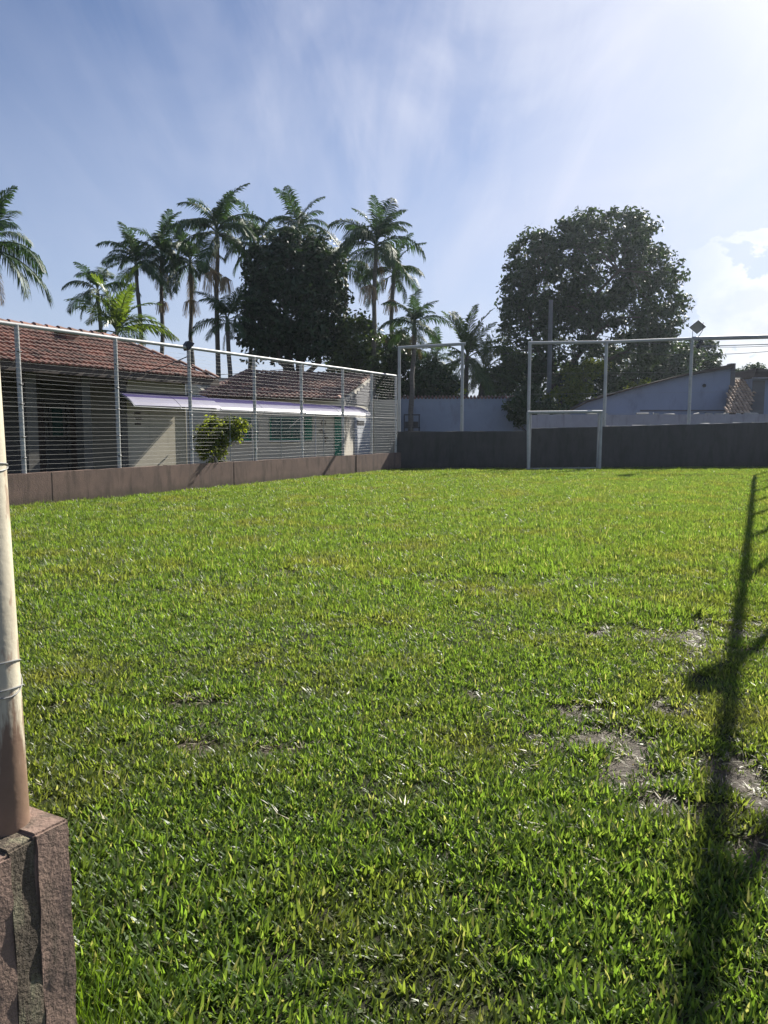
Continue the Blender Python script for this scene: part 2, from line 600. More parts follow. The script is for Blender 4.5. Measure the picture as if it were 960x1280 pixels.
def height(x, y):
    return (fbm(x * 0.35, y * 0.35, 3) - 0.5) * 0.05 + (fbm(x * 2.2 + 40, y * 2.2, 3) - 0.5) * 0.035


MUD = [(885, 798, .55, .45, 1), (905, 780, .5, .3, .8), (740, 885, .22, .22, 1), (775, 930, .32, .3, 1), (800, 965, .3, .2, .9), (850, 1000, .28, .16, .9),
       (945, 985, .16, .45, 1.2), (952, 1050, .12, .3, 1.1), (700, 872, .15, .1, .7), (245, 876, .24, .10, 1.3), (340, 938, .17, .07, 1.35),
       (248, 932, .26, .08, 1.2), (150, 967, .14, .05, .8), (75, 885, .2, .07, .9), (120, 703, .7, .25, .9), (50, 705, .5, .2, .9), (45, 733, .2, .1, .8), (620, 868, .2, .1, .7),
       (580, 808, .16, .10, 1), (448, 681, .35, .22, 1), (600, 740, .3, .2, 1), (560, 730, .3, .2, .8), (478, 643, .6, .4, .8), (640, 640, .6, .3, .8),
       (770, 1098, .07, .05, 1), (555, 1077, .06, .04, 1.1), (350, 715, .3, .2, .7), (300, 668, .7, .3, .8), (47, 772, .15, .1, .9), (820, 880, .2, .15, .8), (780, 790, .4, .3, .6),
       (870, 710, .5, .5, .5), (120, 1265, .06, .06, .9), (690, 1020, .1, .05, .5)]
_MUD = []
for (px, py, a, b, w) in MUD:
    p = onz(px, py)
    _MUD.append((p.x, p.y, a, b, w))


def mud(x, y):
    m = np.zeros_like(x)
    for (cx, cy, a, b, w) in _MUD:
        m = np.maximum(m, w * np.exp(-(((x - cx) / a) ** 2 + ((y - cy) / b) ** 2) * 0.8))
    n = fbm(x * 7.1 + 11, y * 7.1 + 5, 4)
    g = fbm(x * 0.9 + 70, y * 0.9 + 31, 4)
    return np.clip((m * 1.28 + (n - 0.5) * 2.9 * np.clip(m * 2.2 + 0.3, 0, 1) - 0.50) * 1.9 + np.clip(g - 0.80, 0, 1) * 3 * np.clip((y - 4) * 0.3, 0, 1), 0, 1)


def build_ground():
    def lines(lo, hi, fine_lo, fine_hi, step, growth=1.35):
        xs = list(np.arange(fine_lo, fine_hi + 1e-6, step))
        s = step
        x = fine_hi
        while x < hi:
            s *= growth
            x += s
            xs.append(min(x, hi))
        s = step
        x = fine_lo
        while x > lo:
            s *= growth
            x -= s
            xs.insert(0, max(x, lo))
        return np.array(xs)
    X = lines(-600, 600, -7, 9, 0.08, 1.12)
    Y = lines(-300, 1500, 1.2, 11, 0.08, 1.05)
    gx, gy = np.meshgrid(X, Y)
    x, y = gx.ravel(), gy.ravel()
    z = height(x, y) * np.where(y > 34, 0.2, 1)
    md = mud(x, y)
    z = z - md * 0.018
    nx, ny = len(X), len(Y)
    i = np.arange(nx * ny).reshape(ny, nx)
    f = np.stack([i[:-1, :-1], i[:-1, 1:], i[1:, 1:], i[1:, :-1]], -1).reshape(-1)
    me = mesh_np('ground', np.stack([x, y, z], 1), f, 4, True)
    a = me.attributes.new('mud', 'FLOAT', 'POINT')
    a.data.foreach_set('value', md.astype(np.float32))
    m, t, b = new_mat('soil_under_turf')
    geo = t.add('ShaderNodeNewGeometry')
    pos = geo.outputs['Position']
    at_ = t.add('ShaderNodeAttribute', attribute_name='mud')
    n1 = t.noise(pos, 14, 6, 0.65)
    n2 = t.noise(pos, 3, 4, 0.6)
    soil = t.mix(n1, (0.016, 0.014, 0.008), (0.042, 0.034, 0.020))
    thatch = t.mix(n2, (0.022, 0.036, 0.010), (0.045, 0.056, 0.016))
    col = t.mix(t.ramp(t.noise(pos, 9, 5), [(0.35, 0.15), (0.65, 0.85)]), soil, thatch)
    wet = t.mix(n1, (0.034, 0.026, 0.018), (0.150, 0.116, 0.082))
    f = t.ramp(t.math('ADD', at_.outputs['Fac'], t.math('MULTIPLY', n1, 0.2)), [(0.35, 0.0), (0.7, 1.0)])
    col = t.mix(f, col, wet)
    t.link(col, b.inputs['Base Color'])
    rr = t.mix(f, (0.9, 0.9, 0.9), (0.66, 0.66, 0.66))
    t.link(rr, b.inputs['Roughness'])
    b.inputs['Specular IOR Level'].default_value = 0.3
    bn = t.add('ShaderNodeBump')
    bn.inputs['Strength'].default_value = 1.0
    bn.inputs['Distance'].default_value = 0.05
    t.link(t.noise(pos, 26, 6, 0.7), bn.inputs['Height'])
    t.link(bn.outputs[0], b.inputs['Normal'])
    structure(link('ground', me, None, m))


build_ground()


# ------------------------------------------------------------------ turf
def blade(V, Fc, root, az, lean0, lean1, L, w, segs=3):
    """one bent grass blade as a strip of triangles"""
    b = len(V)
    p = np.array(root, float)
    side = np.array([-math.sin(az), math.cos(az), 0])
    for i in range(segs + 1):
        t = i / segs
        ww = w * (1 - t ** 1.7) * (0.75 + 0.6 * t if t < 0.5 else 1.05)
        a = lean0 + (lean1 - lean0) * t
        if i == segs:
            V.append(p.copy())
        else:
            V.append(p - side * ww / 2)
            V.append(p + side * ww / 2)
        p = p + np.array([math.cos(az) * math.sin(a), math.sin(az) * math.sin(a), math.cos(a)]) * L / segs
    for i in range(segs - 1):
        Fc.append((b + 2 * i, b + 2 * i + 1, b + 2 * i + 3))
        Fc.append((b + 2 * i, b + 2 * i + 3, b + 2 * i + 2))
    k = b + 2 * (segs - 1)
    Fc.append((k, k + 1, k + 2))


def clump(name, n, rad, Lr, wr, segs, seed, mat, lean=(0.15, 0.9, 0.5, 1.75)):
    rg = random.Random(seed)
    V, Fc = [], []
    for i in range(n):
        r, th = rad * math.sqrt(rg.random()), rg.random() * 6.283
        az = th + rg.gauss(0, 0.9)
        l0 = rg.uniform(lean[0], lean[1])
        l1 = l0 + rg.uniform(lean[2], lean[3]) * 0.6
        blade(V, Fc, (r * math.cos(th), r * math.sin(th), -0.008), az, l0, l1, rg.uniform(*Lr), rg.uniform(*wr), segs)
    me = mesh_np(name, np.array(V), np.array(Fc).ravel(), 3, True)
    me.materials.append(mat)
    return bpy.data.objects.new(name, me)


def scatter(name, pts, rots, scl, idx, col, label):
    me = bpy.data.meshes.new(name)
    me.vertices.add(len(pts))
    me.vertices.foreach_set('co', np.asarray(pts, np.float32).ravel())
    a = me.attributes.new('rot', 'FLOAT_VECTOR', 'POINT')
    a.data.foreach_set('vector', np.asarray(rots, np.float32).ravel())
    a = me.attributes.new('scl', 'FLOAT', 'POINT')
    a.data.foreach_set('value', np.asarray(scl, np.float32))
    a = me.attributes.new('idx', 'INT', 'POINT')
    a.data.foreach_set('value', np.asarray(idx, np.int32))
    me.update()
    o = link(name, me)
    ng = bpy.data.node_groups.new(name + '_scatter', 'GeometryNodeTree')
    ng.interface.new_socket('Geometry', in_out='INPUT', socket_type='NodeSocketGeometry')
    ng.interface.new_socket('Geometry', in_out='OUTPUT', socket_type='NodeSocketGeometry')
    n, l = ng.nodes, ng.links
    gi, go = n.new('NodeGroupInput'), n.new('NodeGroupOutput')
    ip = n.new('GeometryNodeInstanceOnPoints')
    ci = n.new('GeometryNodeCollectionInfo')
    ci.inputs['Collection'].default_value = col
    ci.inputs['Separate Children'].default_value = True
    ci.inputs['Reset Children'].default_value = True
    ip.inputs['Pick Instance'].default_value = True

    def attr(nm, typ):
        x = n.new('GeometryNodeInputNamedAttribute')
        x.data_type = typ
        x.inputs['Name'].default_value = nm
        return x.outputs['Attribute']
    l.new(gi.outputs[0], ip.inputs['Points'])
    l.new(ci.outputs[0], ip.inputs['Instance'])
    l.new(attr('idx', 'INT'), ip.inputs['Instance Index'])
    e2r = n.new('FunctionNodeEulerToRotation')
    l.new(attr('rot', 'FLOAT_VECTOR'), e2r.inputs[0])
    l.new(e2r.outputs[0], ip.inputs['Rotation'])
    l.new(attr('scl', 'FLOAT'), ip.inputs['Scale'])
    l.new(ip.outputs[0], go.inputs[0])
    md = o.modifiers.new('scatter', 'NODES')
    md.node_group = ng
    o['kind'] = 'stuff'
    o['label'] = label
    return o


BACK_L, BACK_R = Vector((0.64, 29.55, 0)), Vector((16.10, 31.20, 0))
LEFT_V = -13.3


def inside_pitch(x, y):
    u = x * U2.x + y * U2.y
    v = x * V2.x + y * V2.y
    yb = BACK_L.y + (x - BACK_L.x) * (BACK_R.y - BACK_L.y) / (BACK_R.x - BACK_L.x)
    ok = (v > LEFT_V + 0.02) & (y < yb - 0.1) & (v < 2.2)
    near = (u < 1.10) & (v < -1.33)
    return ok & ~near


def build_turf():
    col = bpy.data.collections.new('turf_clumps')
    K = 6
    for k in range(K):      # near, broad-leaved clumps
        col.objects.link(clump('turf_a%d' % k, 18, 0.06, (0.022, 0.056), (0.0070, 0.0130), 3, 10 + k, M['grass'], lean=(0.25, 1.25, 0.2, 1.0)))
    for k in range(K):      # far, larger clumps
        col.objects.link(clump('turf_b%d' % k, 40, 0.15, (0.045, 0.085), (0.008, 0.014), 2, 40 + k, M['grass'], lean=(0.15, 1.0, 0.3, 1.2)))
    for k in range(3):      # dead straw lying flat
        col.objects.link(clump('turf_c%d' % k, 9, 0.08, (0.02, 0.06), (0.003, 0.007), 2, 60 + k, M['straw'], lean=(1.2, 1.5, 0.0, 0.5)))
    P, S, I, Rt = [], [], [], []
    zones = [(1.3, 4.2, 1250, 0), (4.2, 7.0, 1050, 0), (7.0, 10.0, 560, 0), (6.0, 8.0, 50, K), (8.0, 14.0, 170, K), (14.0, 32.0, 120, K)]
    for (y0, y1, dens, off) in zones:
        w1 = 0.56 * y1 + 0.9
        n = int(dens * (y1 - y0) * 2 * w1)
        x = RNG.uniform(-w1, w1, n)
        y = RNG.uniform(y0, y1, n)
        keep = (np.abs(x) < 0.56 * y + 0.7) & inside_pitch(x, y)
        md = mud(x, y)
        keep &= RNG.random(n) > md * 0.86
        thick = fbm(x * 1.6 + 5, y * 1.6, 3)
        keep &= RNG.random(n) < np.clip(0.75 + (thick - 0.30) * 2.0, 0.62, 1)
        x, y, md, thick = x[keep], y[keep], md[keep], thick[keep]
        n = len(x)
        z = height(x, y) - md * 0.012
        P.append(np.stack([x, y, z], 1))
        S.append(RNG.uniform(0.75, 1.25, n) * (1 - 0.35 * md) * (0.82 + 0.4 * thick))
        I.append(RNG.integers(0, K, n) + off)
        Rt.append(np.stack([RNG.normal(0, 0.13, n), RNG.normal(0, 0.13, n), RNG.uniform(0, 6.283, n)], 1))
    n = 26000
    x, y = RNG.uniform(-6, 6, n), 1.4 + 9.6 * RNG.random(n) ** 0.7
    md = mud(x, y)
    keep = (np.abs(x) < 0.56 * y + 0.5) & inside_pitch(x, y) & (RNG.random(n) < 0.10 + md * 0.75)
    x, y = x[keep], y[keep]
    n = len(x)
    P.append(np.stack([x, y, height(x, y) + 0.004 + 0.022 * RNG.random(n) * (1 - md[keep])], 1))
    S.append(RNG.uniform(0.6, 1.2, n))
    I.append(RNG.integers(0, 3, n) + 2 * K)
    Rt.append(np.stack([RNG.normal(0, 0.2, n), RNG.normal(0, 0.2, n), RNG.uniform(0, 6.283, n)], 1))
    P, S, I, Rt = np.concatenate(P), np.concatenate(S), np.concatenate(I), np.concatenate(Rt)
    scatter('grass', P, Rt, S, I, col, 'short broad-bladed green turf covering the pitch')
    # taller fresh tuft by the pillar foot, and fringes along the walls
    c2 = bpy.data.collections.new('tall_clumps')
    for k in range(4):
        c2.objects.link(clump('tall_%d' % k, 16, 0.05, (0.06, 0.13), (0.003, 0.0055), 3, 80 + k, M['grass_tall'], lean=(0.05, 0.5, 0.3, 1.3)))
    pts = []
    for i in range(46):
        p = onz(RNG.normal(125, 40), RNG.uniform(1215, 1330))
        if inside_pitch(p.x, p.y):
            pts.append(p)
    for i in range(420):
        u = RNG.uniform(8.5, 26)
        if vnoise(np.array([u * 1.7]), np.array([3.0]))[0] > 0.45:
            pts.append(uv(u, LEFT_V + 0.03 + abs(RNG.normal(0, 0.06))))
    n = len(pts)
    xy = np.array([(p.x, p.y) for p in pts])
    z = height(xy[:, 0], xy[:, 1])
    scatter('tall_grass', np.column_stack([xy, z]), np.stack([RNG.normal(0, .1, n), RNG.normal(0, .1, n), RNG.uniform(0, 6.28, n)], 1),
            RNG.uniform(0.5, 1.0, n), RNG.integers(0, 4, n), c2, 'taller fresh grass tufts at the foot of the walls')


build_turf()


# ------------------------------------------------------------------ low walls
WALL_H = 0.66


def rough_wall(mb, p0, p1, thick_vec, z0, z1a, z1b, seg=0.35, jag=0.012, seed=1):
    """wall run with an uneven top edge"""
    rg = random.Random(seed)
    p0, p1 = Vector(p0), Vector(p1)
    n = max(2, int((p1 - p0).length / seg))
    prev = None
    b = len(mb.v)
    for i in range(n + 1):
        t = i / n
        p = p0.lerp(p1, t)
        zt = z1a + (z1b - z1a) * t + rg.uniform(-jag, jag)
        q = p + thick_vec
        mb.v += [(p.x, p.y, z0), (p.x, p.y, zt), (q.x, q.y, zt + rg.uniform(-jag, jag) * 0.5), (q.x, q.y, z0)]
    for i in range(n):
        a, c = b + 4 * i, b + 4 * i + 4
        for k in range(3):
            mb.f.append((a + k, c + k, c + k + 1, a + k + 1))
    mb.f.append((b, b + 1, b + 2, b + 3))
    e = b + 4 * n
    mb.f.append((e + 3, e + 2, e + 1, e))


def left_wall():
    w = thing('low_wall', uv(18, LEFT_V), 'long low brown cement wall along the left side of the pitch under the wire fence', 'wall')
    joints = [5.0, 10.62, 13.9, 16.4, 18.6, 20.25, 23.0, 26.42]
    for i in range(len(joints) - 1):
        a, b = joints[i], joints[i + 1]
        mb = MB()
        off = [0, 0.004, -0.003, 0.002, 0, -0.012, 0.003][i]
        rough_wall(mb, uv(a + 0.002, LEFT_V + off), uv(b - 0.002, LEFT_V + off), V2 * -(0.15 + off), -0.15, WALL_H, WALL_H, 0.3, 0.006, i)
        mb.build('wall_section', M['wall_red'], w)
    return w


left_wall()


def back_wall():
    d = (BACK_R - BACK_L).normalized()
    nrm = Vector((-d.y, d.x, 0))
    w = thing('boundary_wall', (BACK_L + BACK_R) / 2, 'tall dark grey wall closing the far end of the pitch behind the goal', 'wall')
    mid = BACK_L.lerp(BACK_R, 0.325)
    mb = MB()
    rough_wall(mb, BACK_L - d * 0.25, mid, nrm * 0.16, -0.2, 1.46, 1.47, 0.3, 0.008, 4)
    mb.build('wall_section', M['wall_dark'], w)
    mb = MB()
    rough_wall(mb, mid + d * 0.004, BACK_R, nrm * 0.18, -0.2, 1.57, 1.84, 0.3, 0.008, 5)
    mb.build('wall_section', M['wall_dark'], w)
    # crumbs of pale mortar left along the top of the taller section
    rg = random.Random(9)
    mb = MB()
    L = (BACK_R - mid).length
    s = 0.15
    while s < L - 0.2:
        l = rg.uniform(0.12, 0.6)
        if rg.random() < 0.72:
            t = (s + l / 2) / L
            p = mid + d * s + nrm * 0.03 + UP * (1.57 + 0.27 * t + 0.002)
            h = rg.uniform(0.015, 0.045)
            b4 = [p, p + d * l, p + d * (l - 0.03) + nrm * 0.12, p + d * 0.03 + nrm * 0.12]
            t4 = [b + UP * rg.uniform(0.5, 1) * h + nrm * 0.01 for b in b4]
            mb.hexa(b4, t4)
        s += l + rg.uniform(0.0, 0.2)
    stuff(mb.build('mortar', M['mortar'], w))


back_wall()


def pillar():
    """near end wall with its groove, beside the camera"""
    u1, u0 = 1.085, 0.83
    v1 = -1.352
    H = WALL_H
    w = thing('end_wall', uv(1.0, v1 - 0.2), 'rough pinkish cement wall end in the near left corner with mossy vertical groove', 'wall')

    def blk(ua, ub, va, vb, z1, mat, name, seed, rough=0.005):
        import bmesh
        bm = bmesh.new()
        bmesh.ops.create_cube(bm, size=1)
        bmesh.ops.bevel(bm, geom=list(bm.edges), offset=0.022, segments=2, affect='EDGES')
        bmesh.ops.subdivide_edges(bm, edges=list(bm.edges), cuts=0)
        o0 = uv(ua, va, -0.2)
        for vtx in bm.verts:
            c = vtx.co
            vtx.co = Vector(((c.x + 0.5), (c.y + 0.5), (c.z + 0.5)))
        bm.free()
        bm = bmesh.new()
        nu, nv, nz = 8, 14, 26
        bmesh.ops.create_cube(bm, size=1)
        lu, lv, lz = ub - ua, vb - va, z1 + 0.2
        for vtx in bm.verts:
            c = vtx.co
            vtx.co = Vector(((c.x + .5) * lu, (c.y + .5) * lv, (c.z + .5) * lz))
        bmesh.ops.bevel(bm, geom=list(bm.edges), offset=0.005, segments=2, affect='EDGES')
        for k in range(1, nz):
            bmesh.ops.bisect_plane(bm, geom=bm.verts[:] + bm.edges[:] + bm.faces[:], plane_co=(0, 0, lz * k / nz), plane_no=(0, 0, 1))
        for k in range(1, nu):
            bmesh.ops.bisect_plane(bm, geom=bm.verts[:] + bm.edges[:] + bm.faces[:], plane_co=(lu * k / nu, 0, 0), plane_no=(1, 0, 0))
        for k in range(1, nv):
            bmesh.ops.bisect_plane(bm, geom=bm.verts[:] + bm.edges[:] + bm.faces[:], plane_co=(0, lv * (1 - (k / nv) ** 2), 0), plane_no=(0, 1, 0))
        from mathutils import noise as mn
        for vtx in bm.verts:
            c = vtx.co
            p = uv(ua + c.x, va + c.y, -0.2 + c.z)
            j = mn.noise_vector(p * 11 + Vector((seed, 0, 0))) * rough + mn.noise_vector(p * 35) * rough * 0.5
            vtx.co = p + j
        me = bpy.data.meshes.new(name)
        bm.to_mesh(me)
        bm.free()
        me.polygons.foreach_set('use_smooth', [True] * len(me.polygons))
        me.set_sharp_from_angle(angle=R(50))
        me.materials.append(mat)
        o = link(name, me)
        o.parent = w
        o.matrix_parent_inverse = Matrix.Translation(w.location).inverted()
        return o
    blk(u1 - 0.088, u1, v1 - 3.0, v1, H, M['wall_pillar'], 'outer_leaf', 1)
    blk(u0, u1 - 0.138, v1 - 3.0, v1 - 0.004, H - 0.012, M['wall_pillar'], 'inner_leaf', 2)
    blk(u1 - 0.148, u1 - 0.078, v1 - 3.0, v1 - 0.003, H - 0.005, M['moss'], 'mossy_core', 3, 0.003)
    # the post that stands on it
    pc = uv(1.004, -1.456)
    LEAN = Vector((-0.016, 0, 0))
    po = thing('fence_post', pc + UP * H, 'thick cream pipe post worn brown at the foot, standing on the near wall end', 'post')
    mb = MB()
    mb.tube([pc + UP * (H - 0.05), pc + UP * 1.5 + LEAN * 0.84, pc + UP * 2.6 + LEAN * 1.94, pc + UP * 4.9 + LEAN * 4.2], 0.05, 32)
    mb.build('pipe', M['post_paint'], po, True)
    for (z, sl) in ((1.005, 0.02), (0.955, 0.012), (0.985, -0.035), (1.425, 0.01), (1.43, -0.012)):
        mb = MB()
        pts = []
        for k in range(25):
            a = 2 * math.pi * k / 24
            pts.append(pc + LEAN * (z - H) + Vector((math.cos(a) * 0.0518, math.sin(a) * 0.0518, z + sl * math.cos(a + 0.6))))
        mb.tube(pts, 0.0016, 6)
        mb.build('wire_tie', M['wire'], po, True)


pillar()


# ------------------------------------------------------------------ fences
def floodlight(name, loc, aim, label, size=0.26, drop=0.12, roll=0.0):
    t = thing(name, loc, label, 'floodlight', 'floodlights on the fence posts')
    aim = Vector(aim).normalized()
    side = aim.cross(UP).normalized()
    up = side.cross(aim)
    side, up = side * math.cos(roll) + up * math.sin(roll), up * math.cos(roll) - side * math.sin(roll)
    c = Vector(loc) + UP * drop
    a, b = size, size * 0.8
    back = [c - aim * 0.09 + side * sx * a * 0.32 + up * sz * b * 0.32 for sx, sz in ((-1, -1), (1, -1), (1, 1), (-1, 1))]
    front = [c + aim * 0.05 + side * sx * a * 0.5 + up * sz * b * 0.5 for sx, sz in ((-1, -1), (1, -1), (1, 1), (-1, 1))]
    MB().hexa(back, front).build('housing', M['black'], t, bevel=0.01)
    MB().box(c + aim * 0.052 - side * a * .44 - up * b * .44, side * a * .88, up * b * .88, aim * 0.008).build('lens', M['lamp_glass'], t)
    mb = MB()
    for s in (-1, 1):
        mb.tube([Vector(loc) - UP * 0.03, Vector(loc) + side * s * a * 0.55 + UP * drop * 0.3, c + side * s * a * 0.55], 0.012, 6)
    mb.build('bracket', M['black'], t)
    return t


LEFT_POSTS = [7.6, 10.04, 12.47, 14.83, 17.44, 19.77, 22.22, 24.2, 26.1]


def left_fence():
    vc = LEFT_V - 0.075
    zr = 3.54
    f = thing('wire_fence', uv(17.4, vc, WALL_H), 'long pipe and wire fence standing on the low brown wall, left of the pitch', 'fence')
    rg = random.Random(2)
    for u in LEFT_POSTS:
        MB().tube([uv(u, vc, WALL_H - 0.02), uv(u, vc + rg.uniform(-.01, .01), 2.0), uv(u + rg.uniform(-.02, .02), vc, zr - 0.02)], 0.046, 12).build('post', M['pipe'], f, True)
    pts = [uv(u, vc, zr + rg.uniform(-0.012, 0.012)) for u in [5.0] + LEFT_POSTS]
    MB().tube(pts, 0.042, 12).build('top_rail', M['pipe'], f, True)
    n = 30
    for k in range(n):
        z = WALL_H + 0.075 + k * (zr - WALL_H - 0.16) / (n - 1) + rg.uniform(-0.012, 0.012)
        pts = []
        us = [5.0] + LEFT_POSTS
        for a, b in zip(us[:-1], us[1:]):
            sag = rg.uniform(0.0, 0.018)
            pts += [uv(a, vc + 0.05, z), uv((a + b) / 2, vc + 0.05, z - sag)]
        pts.append(uv(us[-1], vc + 0.05, z))
        thick = 0.0034 if k in (13,) else 0.0018
        MB().tube(pts, thick, 4, False).build('wire', M['wire'], f)
    for u in LEFT_POSTS:
        for z in (0.95, 1.42, 1.96, 2.45, 3.0):
            zz = z + rg.uniform(-.08, .08)
            MB().tube([uv(u - 0.05, vc + 0.03, zz), uv(u - 0.02, vc + 0.055, zz + 0.004), uv(u + 0.02, vc + 0.055, zz), uv(u + 0.05, vc + 0.03, zz + 0.01)], 0.009, 5).build('wire_tie', M['black'], f)
    # thin upright spacer rods
    for u in (16.3, 18.62, 20.95):
        MB().tube([uv(u, vc + 0.045, WALL_H + 0.02), uv(u, vc + 0.045, 1.95)], 0.011, 6).build('spacer_rod', M['dark_pipe'], f)
    floodlight('floodlight', uv(14.83, vc - 0.02, zr + 0.03), (0.55, 0.45, -0.6),
               'dark floodlight tilted down on the left fence rail, above the lilac awning', 0.30, 0.02)
    # loose panel of the lamp, hung below the rail
    c = tag(MB().tube([uv(14.83, vc, zr - 0.2), uv(14.4, vc - 0.5, zr - 0.5), uv(13.9, vc - 1.1, zr - 0.72)], 0.014, 6).build('stay_cable', M['cable']),
            'thin grey stay cable running down from the left floodlight towards the tiled roof', 'cable')


left_fence()


def back_frames():
    d = (BACK_R - BACK_L).normalized()
    nrm = Vector((-d.y, d.x, 0))

    def wallpt(px):
        r = ray(px, 500)
        # where the sight line meets the wall line in plan
        a = BACK_L + nrm * 0.09
        k = (a.x * d.y - a.y * d.x) / (r.x * d.y - r.y * d.x)
        return Vector((r.x * k, r.y * k, 0))
    f = thing('pipe_fence', wallpt(540), 'pale pipe frame on the far wall in the left corner, in front of the palms', 'fence', 'pipe frames on the far wall')
    za, zb = 4.62, 4.80
    p, q = wallpt(499), wallpt(577.5)
    MB().tube([p + UP * 1.40, p + UP * za], 0.06, 10).build('post', M['pipe'], f, True)
    MB().tube([q + UP * 1.40, q + UP * zb], 0.06, 10).build('post', M['pipe'], f, True)
    MB().tube([p - d * 0.05 + UP * za, q + d * 0.12 + UP * zb], 0.06, 10).build('top_rail', M['pipe'], f, True)
    g = thing('pipe_fence', wallpt(810), 'wide pipe frame above the goal and the far wall, reaching the right edge', 'fence', 'pipe frames on the far wall')
    zs = {661: 4.86, 756: 4.93, 862: 5.10}
    for px, z in zs.items():
        p = wallpt(px)
        MB().tube([p + UP * 1.5, p + UP * z], 0.062, 10).build('post', M['pipe'], g, True)
    p, q, e = wallpt(661), wallpt(862), BACK_R + nrm * 0.09
    MB().tube([p - d * 0.06 + UP * zs[661], wallpt(756) + UP * zs[756], q + UP * zs[862]], 0.06, 10).build('top_rail', M['pipe'], g, True)
    MB().tube([q + UP * zs[862], e + UP * 5.25], 0.085, 10).build('top_rail', M['dark_pipe'], g, True)
    MB().tube([q + UP * (zs[862] - 0.30), e + UP * 4.95], 0.018, 6).build('wire', M['dark_pipe'], g)
    for z in (2.1, 2.9, 3.7):
        MB().tube([p + UP * z, q + UP * (z + 0.1), e + UP * (z + 0.2)], 0.0035, 4).build('wire', M['wire'], g)
    floodlight('floodlight', q + d * 0.22 + UP * (zs[862] + 0.06), (-0.5, -0.55, -0.62),
               'dark square floodlight on top of the pipe frame at the right, against the clouds', 0.52, 0.42, R(-35))
    cm = thing('security_camera', q + d * 0.2 + UP * (zs[862] - 0.24), 'small dark camera hanging under the floodlight on the right pipe frame', 'camera')
    c = q + d * 0.24 + UP * (zs[862] - 0.22) - nrm * 0.1
    MB().tube([c + d * 0.12 + UP * 0.13, c - d * 0.08 - UP * 0.13], 0.075, 10).build('body', M['black'], cm)
    MB().tube([c + UP * 0.02, c + UP * 0.16 - d * 0.04], 0.02, 6).build('arm', M['black'], cm)


back_frames()


def goal():
    d = (BACK_R - BACK_L).normalized()
    nrm = Vector((d.y, -d.x, 0))       # towards the camera
    a, b = onz(660.5, 588.3), onz(749.5, 587.3)
    g = thing('football_goal', (a + b) / 2, 'pale pipe football goal standing before the dark far wall', 'goal')
    H = 2.17
    back = nrm * -0.35
    MB().tube([a - UP * 0.05, a + UP * H - d * 0.06], 0.055, 12).build('post', M['pipe'], g, True)
    MB().tube([b - UP * 0.05, b + UP * H], 0.055, 12).build('post', M['pipe'], g, True)
    MB().tube([a + UP * H - d * 0.08, b + UP * (H + 0.04) + d * 0.04], 0.055, 12).build('crossbar', M['pipe'], g, True)
    for p in (a + d * 0.14, b + d * 0.03):
        MB().tube([p + back + UP * 0.0, p + back * 0.95 + UP * 1.1, p + back * 0.85 + UP * (H - 0.05), p + UP * (H)], 0.035, 8).build('rear_stay', M['dark_pipe'], g, True)
    MB().tube([a + back + UP * 0.05, b + back + UP * 0.05], 0.03, 8).build('ground_bar', M['pipe'], g, True)


goal()


def vf(u):
    return 0.79 - 0.0365 * (u - 11.66)


def right_fence():
    """tall fence just past the right edge: its shadow lies on the grass"""
    f = thing('pipe_fence', uv(18, vf(18)), 'tall pipe fence just past the right edge, casting the ladder shadow', 'fence')
    zr = 4.9
    for u in (2.85, 5.85, 8.85, 11.85, 14.9, 17.9, 20.9, 23.9, 26.9, 29.9, 32.5, 34.6):
        MB().tube([uv(u, vf(u), 0.6), uv(u, vf(u), zr)], 0.05, 10).build('post', M['pipe'], f, True)
    MB().tube([uv(u, vf(u), zr) for u in (2.8, 12, 23, 34.6)], 0.06, 12).build('top_rail', M['pipe'], f, True)
    mb = MB()
    rough_wall(mb, uv(2.6, vf(2.6) - 0.07), uv(34.5, vf(34.5) - 0.07), V2 * 0.15, -0.15, WALL_H, WALL_H, 0.5, 0.006, 12)
    mb.build('base_wall', M['wall_red'], f)
    floodlight('floodlight', uv(11.85, vf(11.85) - 0.05, zr + 0.02), (-0.8, 0.3, -0.5),
               'floodlight on the tall fence past the right edge, seen only as a shadow', 0.42, 0.16)


right_fence()


# ------------------------------------------------------------------ tiled roofs
def tile_rows(mb, O, e, s, n, lr, length, wid=0.165, step=0.27, rad=0.070, seed=0, lift=0.004):
    """barrel tiles on a roof plane. O eave origin, e along, s up the slope, n normal, lr(t) -> (left,right) along e at slope t"""
    rg = random.Random(seed)
    rows = int(length / step)
    for r in range(rows):
        t0 = r * step
        l, rr = lr(t0 + step * 0.5)
        k0 = math.ceil((l) / wid)
        k1 = math.floor((rr) / wid)
        for k in range(k0, k1 + 1):
            x = k * wid + rg.uniform(-0.012, 0.012)
            tt = t0 + rg.uniform(-0.012, 0.012)
            c0 = O + e * x + s * (tt - 0.06) + n * (lift + 0.018 + rg.uniform(0, 0.012))
            c1 = O + e * (x + rg.uniform(-0.01, 0.01)) + s * (tt + step + 0.02) + n * (lift - 0.012)
            b = len(mb.v)
            for c, ra in ((c0, rad), (c1, rad * 0.8)):
                for q in range(5):
                    a = math.pi * q / 4
                    mb.v.append(tuple(c + e * (-math.cos(a) * ra) + n * (math.sin(a) * ra * 0.75)))
            for q in range(4):
                mb.f.append((b + q, b + q + 1, b + 6 + q, b + 5 + q))
            mb.f.append((b, b + 4, b + 3, b + 2, b + 1))


